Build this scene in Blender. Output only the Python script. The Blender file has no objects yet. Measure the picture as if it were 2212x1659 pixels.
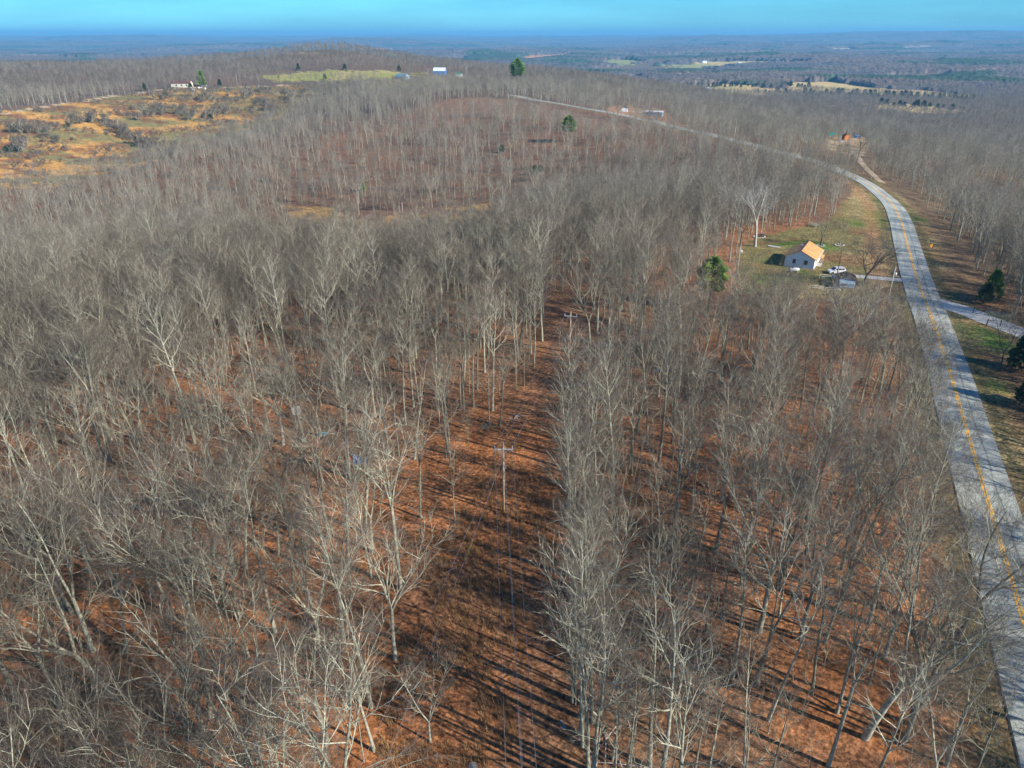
import bpy, bmesh, math, random
import numpy as np
from mathutils import Vector, Matrix
R = math.radians
SC = bpy.context.scene
COL = SC.collection
# ------------------------------------------------------------------ camera
PITCH = 26.1
CAM = np.array([0.0, 0.0, 58.0])
cd = bpy.data.cameras.new('camera')
cam = bpy.data.objects.new('camera', cd)
COL.objects.link(cam)
cam.location = tuple(CAM)
cam.rotation_euler = (R(90 - PITCH), 0, 0)
cd.sensor_fit = 'HORIZONTAL'
cd.angle = 2 * math.atan(0.72)
cd.clip_start = 0.5
cd.clip_end = 120000
SC.camera = cam
# ------------------------------------------------------------------ light
SUN_AZ = math.atan2(0.86, -0.51)          # direction towards the sun, measured from +Y to +X
SUN_EL = R(31)
world = bpy.data.worlds.new('World')
SC.world = world
world.use_nodes = True
wn, wl = world.node_tree.nodes, world.node_tree.links
wn.clear()
sky = wn.new('ShaderNodeTexSky')
sky.sky_type = 'NISHITA'
sky.sun_disc = False
sky.sun_elevation = SUN_EL
sky.sun_rotation = SUN_AZ
sky.altitude = 300
sky.air_density = 1.0
sky.dust_density = 0.2
sky.ozone_density = 3.0
tint = wn.new('ShaderNodeMix'); tint.data_type = 'RGBA'; tint.blend_type = 'MULTIPLY'
tint.inputs['Factor'].default_value = 1.0
tint.inputs['B'].default_value = (0.27, 0.84, 1.28, 1)
tc = wn.new('ShaderNodeTexCoord')
mp = wn.new('ShaderNodeMapping'); mp.inputs['Scale'].default_value = (3, 3, 22)
nz = wn.new('ShaderNodeTexNoise'); nz.inputs['Scale'].default_value = 1.6; nz.inputs['Detail'].default_value = 5
nr = wn.new('ShaderNodeMapRange')
nr.inputs['From Min'].default_value = .35; nr.inputs['From Max'].default_value = .75
nr.inputs['To Min'].default_value = .88; nr.inputs['To Max'].default_value = 1.2
cl = wn.new('ShaderNodeMix'); cl.data_type = 'RGBA'; cl.blend_type = 'MULTIPLY'; cl.inputs['Factor'].default_value = 1.0
bg = wn.new('ShaderNodeBackground'); bg.inputs['Strength'].default_value = 0.085
wo = wn.new('ShaderNodeOutputWorld')
wl.new(sky.outputs[0], tint.inputs['A'])
wl.new(tc.outputs['Generated'], mp.inputs[0]); wl.new(mp.outputs[0], nz.inputs['Vector'])
wl.new(nz.outputs[0], nr.inputs[0])
wl.new(tint.outputs['Result'], cl.inputs['A']); wl.new(nr.outputs[0], cl.inputs['B'])
wl.new(cl.outputs['Result'], bg.inputs[0]); wl.new(bg.outputs[0], wo.inputs[0])
sd = bpy.data.lights.new('sun', 'SUN')
sd.energy = 5.0
sd.angle = R(0.5)
sd.color = (1.0, 0.93, 0.82)
sun = bpy.data.objects.new('sun', sd)
COL.objects.link(sun)
svec = Vector((math.sin(SUN_AZ) * math.cos(SUN_EL), math.cos(SUN_AZ) * math.cos(SUN_EL), math.sin(SUN_EL)))
sun.rotation_euler = svec.to_track_quat('Z', 'Y').to_euler()
SC.view_settings.view_transform = 'Standard'
SC.view_settings.look = 'None'
SC.view_settings.gamma = 1
SC.view_settings.exposure = 0.75
SC.view_settings.use_curve_mapping = False

rnd = random.Random(11)
nrg = np.random.default_rng(5)
# ------------------------------------------------------------------ noise and terrain
_tab = np.random.default_rng(77).random((256, 256))
def vnoise(x, y, seed=0):
    x = np.asarray(x, float) + seed * 17.31; y = np.asarray(y, float) + seed * 9.73
    xi = np.floor(x).astype(int); yi = np.floor(y).astype(int)
    fx = x - xi; fy = y - yi
    fx = fx * fx * (3 - 2 * fx); fy = fy * fy * (3 - 2 * fy)
    a = _tab[xi % 256, yi % 256]; b = _tab[(xi + 1) % 256, yi % 256]
    c = _tab[xi % 256, (yi + 1) % 256]; d = _tab[(xi + 1) % 256, (yi + 1) % 256]
    return (a * (1 - fx) + b * fx) * (1 - fy) + (c * (1 - fx) + d * fx) * fy
def fbm(x, y, oct=4, seed=0):
    s = 0; a = .5; t = 0
    for k in range(oct):
        s = s + a * vnoise(np.asarray(x) * 2 ** k, np.asarray(y) * 2 ** k, seed + k * 3); t += a; a *= .5
    return s / t
def sstep(a, b, x):
    t = np.clip((np.asarray(x, float) - a) / (b - a), 0, 1); return t * t * (3 - 2 * t)

ANCH = [(0,0,0),(0,80,0),(60,60,.5),(-60,60,-1.5),(-60,0,0),(60,0,1),(0,-80,0),(-150,-60,-4),(150,-60,0),
 (84,117,1),(112,193,1),(81,193,0),(60,150,0),(140,250,0),(157,313,0),(160,383,0),(122,501,0),(81,650,0),(11,790,1),
 (200,150,-8),(200,300,-10),(300,300,-16),(400,500,-28),(600,700,-42),(260,600,-16),(240,420,-8),(140,60,-5),(300,100,-18),
 (-101,358,-24),(-49,326,-21),(-4,327,-16),(-80,272,-18),(-40,280,-15),(-120,310,-23),(60,330,-5),(-180,380,-26),(-260,470,-29),(-49,225,-8),(20,210,-1),(-60,190,-5),
 (-150,150,-9),(-150,250,-17),(-250,300,-23),(-80,100,-3),(-300,150,-20),(-400,300,-28),
 (-50,450,-15),(-50,600,-8),(-50,720,0),(-100,780,0),(-150,600,-14),(-190,700,-15),(30,560,-3),
 (-325,475,-30),(-304,618,-27),(-236,768,-14),(-369,866,4),(-458,680,-5),(-250,880,-4),(-600,500,-20),(-600,800,0),
 (-800,1100,12),(-500,1200,12),(-258,1060,8),(-111,1195,10),(-322,1420,36),(-900,900,8),(-60,980,6),(8,1011,5),
 (86,1000,2),(237,1000,-13),(400,1300,-50),(500,1000,-45),(418,1680,-52),(300,800,-28),(800,1200,-55),(100,1350,-5),
 (900,800,-50),(1200,1200,-58),(-1300,1300,0),(-700,1700,-20),(0,1700,-40),(600,2000,-55),(-1200,2000,-50),(-300,2000,-45),
 (1300,2000,-55)]
_A = np.array(ANCH, float)
def _phi(r2):
    return np.sqrt(r2 + 30.0 ** 2)
def _fit():
    n = len(_A); P = _A[:, :2]
    d2 = ((P[:, None] - P[None]) ** 2).sum(-1)
    K = _phi(d2)
    M = np.zeros((n + 1, n + 1)); M[:n, :n] = K + np.eye(n) * -2.0; M[:n, n] = 1; M[n, :n] = 1
    return np.linalg.solve(M, np.append(_A[:, 2], 0))
_W = _fit()
def hgt(x, y):
    x = np.asarray(x, float); y = np.asarray(y, float)
    sh = x.shape
    X = x.ravel(); Y = y.ravel()
    out = np.zeros(len(X))
    for i in range(0, len(X), 40000):
        a = X[i:i + 40000]; b = Y[i:i + 40000]
        d2 = (a[:, None] - _A[None, :, 0]) ** 2 + (b[:, None] - _A[None, :, 1]) ** 2
        out[i:i + 40000] = _phi(d2) @ _W[:-1] + _W[-1]
    out = out.reshape(sh)
    r = np.hypot(x, y)
    az = np.degrees(np.arctan2(x, y))
    low = (-66 + 60 * (fbm(x / 900, y / 900, 3, 4) - .5) * sstep(1500, 3500, r)
           + 130 * (fbm(x / 2600, y / 1700, 3, 9) - .5) * sstep(4000, 9000, r)
           + 110 * (fbm(x / 5000, y / 1800, 3, 2) - .5) * sstep(7000, 12000, r)
           + sstep(6000, 22000, r) * 75 + sstep(8, 34, az) * sstep(6000, 15000, r) * 95)
    w = sstep(1500, 2500, r)
    z = out * (1 - w) + low * w
    z = z + .5 * (fbm(x / 22, y / 22, 2, 1) - .5) * sstep(20, 120, r) * (1 - sstep(2000, 4000, r)) \
          + 7 * (fbm(x / 110, y / 110, 3, 6) - .5) * sstep(260, 500, r)
    return z
def h1(x, y): return float(hgt(np.array([x]), np.array([y]))[0])

# photo-frame helpers (frame 2212 x 1659): ray through a point and where it meets the ground
FP = 1106 / 0.72
_cp, _sp = math.cos(R(PITCH)), math.sin(R(PITCH))
def ray(u, v):
    a = (u - 1106) / FP; b = (829.5 - v) / FP
    return np.array([a, _cp + b * _sp, -_sp + b * _cp])
def proj(x, y, z):
    dx = x; dy = y; dz = z - CAM[2]
    f = dy * _cp - dz * _sp
    f = np.where(np.abs(f) < .1, .1, f)
    up = dy * _sp + dz * _cp
    return 1106 + FP * dx / f, 829.5 - FP * up / f, f
def at(u, v, start=20, end=9000):
    d = ray(u, v)
    t = np.concatenate([np.arange(start, 900, 1.0), np.geomspace(900, end, 1500)])
    X = d[0] * t; Y = d[1] * t; Z = CAM[2] + d[2] * t
    g = hgt(X, Y)
    k = np.argmax(Z < g)
    if Z[k] >= g[k]: k = len(t) - 1
    k0 = max(k - 1, 0)
    a0 = Z[k0] - g[k0]; a1 = Z[k] - g[k]
    f = a0 / (a0 - a1) if a0 != a1 else 0
    tt = t[k0] + (t[k] - t[k0]) * f
    x, y = d[0] * tt, d[1] * tt
    return float(x), float(y), h1(x, y)
def inpoly(U, V, poly):
    U = np.asarray(U); V = np.asarray(V)
    ins = np.zeros(U.shape, bool)
    n = len(poly)
    for i in range(n):
        x0, y0 = poly[i]; x1, y1 = poly[(i + 1) % n]
        if y0 == y1: continue
        c = ((y0 > V) != (y1 > V)) & (U < (x1 - x0) * (V - y0) / (y1 - y0) + x0)
        ins ^= c
    return ins
def distline(X, Y, pts):
    X = np.asarray(X, float); Y = np.asarray(Y, float)
    best = np.full(X.shape, 1e9)
    for (x0, y0), (x1, y1) in zip(pts[:-1], pts[1:]):
        dx, dy = x1 - x0, y1 - y0
        t = np.clip(((X - x0) * dx + (Y - y0) * dy) / (dx * dx + dy * dy), 0, 1)
        best = np.minimum(best, np.hypot(X - x0 - t * dx, Y - y0 - t * dy))
    return best
def smooth_path(ctrl, step=2.0):
    P = [np.array(p, float) for p in ctrl]
    P = [2 * P[0] - P[1]] + P + [2 * P[-1] - P[-2]]
    out = []
    for i in range(1, len(P) - 2):
        n = max(2, int(np.linalg.norm(P[i + 1] - P[i]) / step))
        for k in range(n):
            t = k / n
            out.append(.5 * ((2 * P[i]) + (-P[i - 1] + P[i + 1]) * t + (2 * P[i - 1] - 5 * P[i] + 4 * P[i + 1] - P[i + 2]) * t * t
                       + (-P[i - 1] + 3 * P[i] - 3 * P[i + 1] + P[i + 2]) * t ** 3))
    out.append(P[-2])
    return [tuple(p[:2]) for p in out]

ROAD_UV = [(2212,1353),(2173,1220),(2132,1082),(2097,964),(2074,885),(2053,811),(2016,700),(1990,630),(1972,575),(1957,520),(1946,480),(1925,440),(1885,405),(1835,378),(1770,352),(1700,332),(1600,307),(1500,284),(1400,260),(1310,242),(1220,226),(1150,215),(1100,205)]
road_ctrl = [at(u, v)[:2] for u, v in ROAD_UV]
p0, p1 = np.array(road_ctrl[0]), np.array(road_ctrl[3])
dr = (p0 - p1) / np.linalg.norm(p0 - p1)
road_ctrl = [tuple(p0 + dr * 90), tuple(p0 + dr * 30)] + road_ctrl
ROAD = smooth_path(road_ctrl, 2.5)
EAST_UV = [(2020,652),(2075,668),(2130,690),(2180,708),(2230,728),(2300,760)]
EAST = smooth_path([at(u, v)[:2] for u, v in EAST_UV], 2)
WEST_UV = [(1962,607),(1925,604),(1885,600),(1850,597),(1830,596)]
WEST = smooth_path([at(u, v)[:2] for u, v in WEST_UV], 2)

# areas, outlined on the ground (frame coordinates)
LAWN = [(1588,600),(1592,545),(1625,515),(1700,497),(1790,478),(1815,450),(1840,415),(1855,395),(1890,420),(1912,470),(1922,540),(1935,600),(1955,660),(1968,700),(1925,690),(1880,668),(1800,650),(1700,640),(1600,632)]
FIELD_L = [(-300,262),(-50,246),(120,226),(250,208),(380,192),(520,188),(700,182),(765,186),(700,200),(650,222),(625,245),(560,272),(440,308),(350,342),(250,372),(120,402),(-60,412),(-300,440)]
FIELD_2 = [(560,166),(640,157),(720,152),(850,153),(885,160),(880,168),(780,173),(590,176)]
FIELD_3 = [(935,222),(985,214),(1060,210),(1130,218),(1215,232),(1300,256),(1390,275),(1380,292),(1300,285),(1200,262),(1050,246),(950,252)]
STRIP = [(600,442),(700,448),(760,470),(900,462),(1050,440),(1110,432),(1105,458),(1060,470),(950,490),(760,502),(640,502)]
CAMP = [(1784,298),(1868,296),(1872,316),(1862,340),(1835,336),(1786,322)]
YARD = [(1310,232),(1345,228),(1440,240),(1462,262),(1500,282),(1400,262),(1310,243)]
HOMEY = [(860,166),(900,156),(960,158),(1010,164),(1000,176),(900,184),(830,190),(790,190),(800,178)]
EASTY = [(2030,640),(2212,700),(2300,740),(2300,800),(2212,760),(2130,790),(2080,760)]
FARF = [([(1462,188),(1480,182),(1560,181),(1650,186),(1640,191),(1480,193)],0), ([(1700,177),(1800,176),(1860,186),(1900,191),(2000,195),(2105,207),(2060,210),(1900,203),(1780,198),(1700,193)],0),
 ([(1885,226),(1960,226),(2040,232),(2095,242),(2000,244),(1900,236)],0), ([(1112,126),(1150,119),(1235,116),(1240,121),(1180,128),(1140,132)],2),
 ([(1308,129),(1360,129),(1400,134),(1345,140),(1308,137)],1), ([(1480,134),(1560,132),(1745,132),(1745,137),(1640,139),(1560,143),(1500,140)],0),
 ([(1430,140),(1540,139),(1580,147),(1500,148),(1420,144)],1), ([(1270,167),(1380,167),(1385,172),(1290,171)],0), ([(775,105),(852,105),(850,108),(775,108)],2),
 ([(1400,117),(1480,116),(1530,118),(1450,121)],1),([(1760,104),(1830,103),(1860,109),(1800,110)],3),([(1940,101),(2000,99),(2010,104),(1950,106)],3),
 ([(620,116),(690,116),(690,118),(620,118)],0),([(980,120),(1060,119),(1060,122),(980,123)],1),([(1500,187),(1720,192),(1730,200),(1640,205),(1540,202)],0)]
CORR = [(-12,-60),(-12,47),(-12,66),(-6,80),(1,112),(5.5,125),(7,145),(12,165),(18,190),(23,190),(19,160),(16.5,140),(14,125),(10,108),(6.5,80),(5.5,40),(5.5,-60)]

# ------------------------------------------------------------------ object helpers
def tag(o, label=None, cat=None, group=None, kind=None):
    if label: o['label'] = label
    if cat: o['category'] = cat
    if group: o['group'] = group
    if kind: o['kind'] = kind
    return o
def empty(name, loc, rz=0, label=None, cat=None, group=None):
    o = bpy.data.objects.new(name, None); COL.objects.link(o)
    o.location = loc; o.rotation_euler = (0, 0, rz); o.empty_display_size = .5
    return tag(o, label, cat, group)
def link(name, me, parent=None):
    o = bpy.data.objects.new(name, me); COL.objects.link(o)
    if parent is not None: o.parent = parent
    return o
class MB:
    def __init__(s): s.v = []; s.f = []; s.limbs = []
    def quad(s, pts):
        n = len(s.v); s.v += [tuple(p) for p in pts]; s.f.append(tuple(range(n, n + len(pts)))); return s
    def box(s, x0, x1, y0, y1, z0, z1):
        n = len(s.v)
        s.v += [(x0,y0,z0),(x1,y0,z0),(x1,y1,z0),(x0,y1,z0),(x0,y0,z1),(x1,y0,z1),(x1,y1,z1),(x0,y1,z1)]
        s.f += [tuple(n + i for i in f) for f in ((0,3,2,1),(4,5,6,7),(0,1,5,4),(1,2,6,5),(2,3,7,6),(3,0,4,7))]
        return s
    def tube(s, pts, rad, n=6, caps=True):
        pts = [Vector(p) for p in pts]
        if not hasattr(rad, '__len__'): rad = [rad] * len(pts)
        base = len(s.v)
        for i, p in enumerate(pts):
            d = (pts[min(i + 1, len(pts) - 1)] - pts[max(i - 1, 0)]).normalized()
            a = d.orthogonal().normalized() if i == 0 else (a - d * a.dot(d)).normalized()
            b = d.cross(a)
            for k in range(n):
                t = 2 * math.pi * k / n
                s.v.append(tuple(p + (a * math.cos(t) + b * math.sin(t)) * rad[i]))
        for i in range(len(pts) - 1):
            for k in range(n):
                q = base + i * n
                s.f.append((q + k, q + (k + 1) % n, q + n + (k + 1) % n, q + n + k))
        if caps:
            s.f.append(tuple(base + k for k in reversed(range(n))))
            q = base + (len(pts) - 1) * n
            s.f.append(tuple(q + k for k in range(n)))
        return s
    def prism(s, prof, y0, y1):      # profile in xz, extruded along y
        n = len(s.v); m = len(prof)
        s.v += [(x, y0, z) for x, z in prof] + [(x, y1, z) for x, z in prof]
        s.f.append(tuple(range(n, n + m))); s.f.append(tuple(reversed(range(n + m, n + 2 * m))))
        for i in range(m):
            j = (i + 1) % m
            s.f.append((n + j, n + i, n + m + i, n + m + j))
        return s
    def mesh(s, name, mat, smooth=False):
        me = bpy.data.meshes.new(name); me.from_pydata(s.v, [], s.f); me.update()
        if mat: me.materials.append(mat)
        bm = bmesh.new(); bm.from_mesh(me); bmesh.ops.recalc_face_normals(bm, faces=bm.faces); bm.to_mesh(me); bm.free()
        if smooth:
            for p in me.polygons: p.use_smooth = True
        return me
    def build(s, name, mat, parent=None, smooth=False):
        return link(name, s.mesh(name, mat, smooth), parent)
def ground_pt(x, y, dz=0): return (x, y, h1(x, y) + dz)

# ------------------------------------------------------------------ materials
def mat(name, col, rough=.9, var=.25, scale=3.0, metallic=0, objvar=0.0, col2=None, bump=0.0, coords='Object', detail=5, spec=.3):
    m = bpy.data.materials.new(name); m.use_nodes = True
    N, L = m.node_tree.nodes, m.node_tree.links
    b = N['Principled BSDF']
    b.inputs['Roughness'].default_value = rough; b.inputs['Metallic'].default_value = metallic
    b.inputs['Specular IOR Level'].default_value = spec
    t = N.new('ShaderNodeTexCoord'); n = N.new('ShaderNodeTexNoise')
    n.inputs['Scale'].default_value = scale; n.inputs['Detail'].default_value = detail; n.inputs['Roughness'].default_value = .62
    L.new(t.outputs[coords], n.inputs['Vector'])
    r = N.new('ShaderNodeMapRange'); r.inputs['From Min'].default_value = .3; r.inputs['From Max'].default_value = .7
    L.new(n.outputs[0], r.inputs[0])
    mx = N.new('ShaderNodeMix'); mx.data_type = 'RGBA'
    c = np.array(col); d = np.array(col2) if col2 else c * (1 - var)
    mx.inputs['A'].default_value = (*d, 1); mx.inputs['B'].default_value = (*(c * (1 + (0 if col2 else var * .5))), 1)
    L.new(r.outputs[0], mx.inputs['Factor'])
    out = mx.outputs['Result']
    if objvar:
        oi = N.new('ShaderNodeObjectInfo'); rr = N.new('ShaderNodeMapRange')
        rr.inputs['To Min'].default_value = 1 - objvar; rr.inputs['To Max'].default_value = 1 + objvar
        L.new(oi.outputs['Random'], rr.inputs[0])
        m2 = N.new('ShaderNodeMix'); m2.data_type = 'RGBA'; m2.blend_type = 'MULTIPLY'; m2.inputs['Factor'].default_value = 1
        L.new(out, m2.inputs['A']); L.new(rr.outputs[0], m2.inputs['B']); out = m2.outputs['Result']
    L.new(out, b.inputs['Base Color'])
    if bump:
        bp = N.new('ShaderNodeBump'); bp.inputs['Strength'].default_value = bump; bp.inputs['Distance'].default_value = .05
        L.new(n.outputs[0], bp.inputs['Height']); L.new(bp.outputs[0], b.inputs['Normal'])
    return m
M = {}
M['bark'] = mat('bark', (.33,.32,.24), var=.6, scale=2.2, objvar=.4)
M['limb'] = mat('limb_bark', (.41,.395,.29), var=.5, scale=.8, objvar=.4)
M['twig'] = mat('twig', (.14,.112,.085), var=.35, scale=.5, objvar=.35)
M['far_limb'] = mat('far_limb', (.34,.315,.245), var=.5, scale=.8, objvar=.4)
M['dark_bark'] = mat('dark_bark', (.11,.10,.085), var=.4, scale=3)
M['dark_twig'] = mat('dark_twig', (.13,.12,.10), var=.3, scale=2)
M['pale_bark'] = mat('pale_bark', (.58,.56,.50), col2=(.26,.25,.2), scale=1.2)
M['far_twig'] = mat('far_twig', (.16,.135,.105), var=.4, scale=.3, objvar=.4)
M['needle'] = mat('needle', (.20,.33,.05), var=.5, scale=1.5)
M['cedar'] = mat('cedar', (.085,.125,.05), var=.5, scale=1.5, objvar=.3)
M['pole'] = mat('pole_wood', (.52,.38,.26), var=.35, scale=4)
M['greypole'] = mat('grey_pole_wood', (.45,.43,.40), var=.3, scale=4)
M['galv'] = mat('galvanised_steel', (.55,.56,.58), rough=.45, metallic=.4, var=.15)
M['ceramic'] = mat('insulator_glaze', (.36,.38,.45), rough=.2, var=.1)
M['wire'] = mat('wire_metal', (.34,.34,.35), rough=.5, metallic=.5, var=.1)
M['guard'] = mat('guard_plastic', (.75,.48,.03), var=.1)
M['yellow'] = mat('yellow_paint', (.95,.46,.015), var=.2, scale=1.4, rough=.7)
M['white'] = mat('white_paint', (.78,.78,.78), var=.08, rough=.5)
M['whitewall'] = mat('white_siding', (.82,.84,.87), var=.14, scale=1.2)
M['bluewall'] = mat('blue_siding', (.30,.42,.62), var=.15, scale=1.2)
M['trim'] = mat('trim', (.2,.19,.19), var=.2)
M['rust'] = mat('roof_sheet', (.62,.33,.12), var=.22, scale=1.4, rough=.6)
M['darkroof'] = mat('dark_roof', (.045,.028,.025), var=.5, scale=1.5)
M['brownroof'] = mat('brown_roof', (.16,.075,.06), var=.3, scale=.8)
M['glass'] = mat('window_glass', (.03,.035,.045), rough=.08, var=.2, spec=.8)
M['metalroof'] = mat('pale_metal_roof', (.62,.68,.72), rough=.4, var=.12)
M['blueroof'] = mat('blue_metal_roof', (.10,.32,.42), rough=.5, var=.2)
M['greenroof'] = mat('green_tarp', (.02,.30,.20), var=.2)
M['bluebarn'] = mat('blue_barn_wall', (.06,.20,.48), var=.2)
M['bluetarp'] = mat('blue_tarp', (.01,.16,.55), rough=.45, var=.35, scale=5)
M['redplastic'] = mat('red_plastic', (.55,.03,.02), rough=.4, var=.2)
M['orangewood'] = mat('orange_wood', (.52,.17,.05), var=.2)
M['cream'] = mat('cream_wall', (.72,.66,.52), var=.12, scale=.8)
M['black'] = mat('black_rubber', (.015,.015,.017), rough=.7, var=.2)
M['chrome'] = mat('chrome', (.7,.7,.72), rough=.2, metallic=.9, var=.05)
M['carpaint'] = mat('white_car_paint', (.74,.75,.78), rough=.2, var=.04, spec=.6)
M['bluecar'] = mat('blue_car_paint', (.12,.22,.33), rough=.2, var=.05, spec=.6)
M['redcar'] = mat('red_car_paint', (.5,.02,.04), rough=.25, var=.05, spec=.6)
M['lamp'] = mat('lamp_glass', (.6,.6,.6), rough=.1, var=.05)
M['lampred'] = mat('tail_lamp', (.4,.02,.02), rough=.15, var=.05)
M['stone'] = mat('pale_stone', (.46,.44,.41), var=.3, scale=6)
M['rock'] = mat('grey_rock', (.25,.25,.24), var=.4, scale=4)
M['gravel'] = mat('gravel', (.47,.45,.41), var=.35, scale=2.2, coords='Object', bump=.3, detail=8)
M['log'] = mat('bleached_log', (.60,.55,.48), var=.3, scale=3)
M['steelblue'] = mat('gate_steel', (.28,.36,.36), rough=.5, var=.2)
M['hay'] = mat('plastic_wrap', (.75,.75,.72), var=.1)

def asphalt():
    m = bpy.data.materials.new('asphalt'); m.use_nodes = True
    N, L = m.node_tree.nodes, m.node_tree.links; b = N['Principled BSDF']
    b.inputs['Roughness'].default_value = .85; b.inputs['Specular IOR Level'].default_value = .25
    uv = N.new('ShaderNodeUVMap'); sp = N.new('ShaderNodeSeparateXYZ'); L.new(uv.outputs[0], sp.inputs[0])
    mpn = N.new('ShaderNodeMapping'); mpn.inputs['Scale'].default_value = (1.1, .07, 1); L.new(uv.outputs[0], mpn.inputs[0])
    n1 = N.new('ShaderNodeTexNoise'); n1.inputs['Scale'].default_value = 1.0; n1.inputs['Detail'].default_value = 6
    L.new(mpn.outputs[0], n1.inputs['Vector'])
    n2 = N.new('ShaderNodeTexNoise'); n2.inputs['Scale'].default_value = 3.5; n2.inputs['Detail'].default_value = 9
    L.new(uv.outputs[0], n2.inputs['Vector'])
    cr = N.new('ShaderNodeValToRGB'); e = cr.color_ramp.elements
    e[0].position = .3; e[0].color = (.28,.29,.255,1); e[1].position = .7; e[1].color = (.42,.435,.38,1)
    L.new(n1.outputs[0], cr.inputs[0])
    r2 = N.new('ShaderNodeMapRange'); r2.inputs['From Min'].default_value = .3; r2.inputs['From Max'].default_value = .7
    r2.inputs['To Min'].default_value = .8; r2.inputs['To Max'].default_value = 1.15; L.new(n2.outputs[0], r2.inputs[0])
    m1 = N.new('ShaderNodeMix'); m1.data_type = 'RGBA'; m1.blend_type = 'MULTIPLY'; m1.inputs['Factor'].default_value = 1
    L.new(cr.outputs[0], m1.inputs['A']); L.new(r2.outputs[0], m1.inputs['B'])
    # tar-filled joint: a dark wandering line in the right lane
    nw = N.new('ShaderNodeTexNoise'); nw.noise_dimensions = '1D'; nw.inputs['Scale'].default_value = .06; L.new(sp.outputs[1], nw.inputs['W'])
    ad = N.new('ShaderNodeMath'); ad.operation = 'MULTIPLY_ADD'; ad.inputs[1].default_value = .9; ad.inputs[2].default_value = 1.15
    L.new(nw.outputs[0], ad.inputs[0])
    su = N.new('ShaderNodeMath'); su.operation = 'SUBTRACT'; L.new(sp.outputs[0], su.inputs[0]); L.new(ad.outputs[0], su.inputs[1])
    ab = N.new('ShaderNodeMath'); ab.operation = 'ABSOLUTE'; L.new(su.outputs[0], ab.inputs[0])
    lt = N.new('ShaderNodeMapRange'); lt.inputs['From Min'].default_value = .03; lt.inputs['From Max'].default_value = .16
    lt.inputs['To Min'].default_value = .55; lt.inputs['To Max'].default_value = 1; L.new(ab.outputs[0], lt.inputs[0])
    m3 = N.new('ShaderNodeMix'); m3.data_type = 'RGBA'; m3.blend_type = 'MULTIPLY'; m3.inputs['Factor'].default_value = 1
    L.new(m1.outputs['Result'], m3.inputs['A']); L.new(lt.outputs[0], m3.inputs['B'])
    # cracks
    vo = N.new('ShaderNodeTexVoronoi'); vo.feature = 'DISTANCE_TO_EDGE'; vo.inputs['Scale'].default_value = .28; L.new(uv.outputs[0], vo.inputs['Vector'])
    vr = N.new('ShaderNodeMapRange'); vr.inputs['From Max'].default_value = .03; vr.inputs['To Min'].default_value = .72; L.new(vo.outputs[0], vr.inputs[0])
    m4 = N.new('ShaderNodeMix'); m4.data_type = 'RGBA'; m4.blend_type = 'MULTIPLY'; m4.inputs['Factor'].default_value = 1
    L.new(m3.outputs['Result'], m4.inputs['A']); L.new(vr.outputs[0], m4.inputs['B'])
    L.new(m4.outputs['Result'], b.inputs['Base Color'])
    return m
M['asphalt'] = asphalt()

def ground_mat():
    m = bpy.data.materials.new('ground_cover'); m.use_nodes = True
    N, L = m.node_tree.nodes, m.node_tree.links; b = N['Principled BSDF']
    b.inputs['Roughness'].default_value = 1; b.inputs['Specular IOR Level'].default_value = .05
    at_ = N.new('ShaderNodeAttribute'); at_.attribute_name = 'cover'
    ge = N.new('ShaderNodeNewGeometry')
    def noise(sc, det, lo, hi, fmin=.3, fmax=.7):
        n = N.new('ShaderNodeTexNoise'); n.inputs['Scale'].default_value = sc; n.inputs['Detail'].default_value = det
        n.inputs['Roughness'].default_value = .65
        L.new(ge.outputs['Position'], n.inputs['Vector'])
        r = N.new('ShaderNodeMapRange'); r.inputs['From Min'].default_value = fmin; r.inputs['From Max'].default_value = fmax
        r.inputs['To Min'].default_value = lo; r.inputs['To Max'].default_value = hi
        L.new(n.outputs[0], r.inputs[0]); return r.outputs[0], n
    def mul(a, f):
        x = N.new('ShaderNodeMix'); x.data_type = 'RGBA'; x.blend_type = 'MULTIPLY'; x.inputs['Factor'].default_value = 1
        L.new(a, x.inputs['A']); L.new(f, x.inputs['B']); return x.outputs['Result']
    a, na = noise(2.2, 7, .38, 1.7)
    c, nc = noise(.3, 6, .62, 1.35)
    # leaf-sized flecks
    vo = N.new('ShaderNodeTexVoronoi'); vo.inputs['Scale'].default_value = 3.2; L.new(ge.outputs['Position'], vo.inputs['Vector'])
    sx = N.new('ShaderNodeSeparateColor'); L.new(vo.outputs['Color'], sx.inputs[0])
    vr = N.new('ShaderNodeMapRange'); vr.inputs['From Min'].default_value = .0; vr.inputs['From Max'].default_value = 1
    vr.inputs['To Min'].default_value = .6; vr.inputs['To Max'].default_value = 1.5; L.new(sx.outputs[0], vr.inputs[0])
    col = mul(mul(mul(at_.outputs['Color'], a), c), vr.outputs[0])
    L.new(col, b.inputs['Base Color'])
    bp = N.new('ShaderNodeBump'); bp.inputs['Strength'].default_value = .8; bp.inputs['Distance'].default_value = .2
    L.new(na.outputs[0], bp.inputs['Height']); L.new(bp.outputs[0], b.inputs['Normal'])
    return m
M['ground'] = ground_mat()

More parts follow.
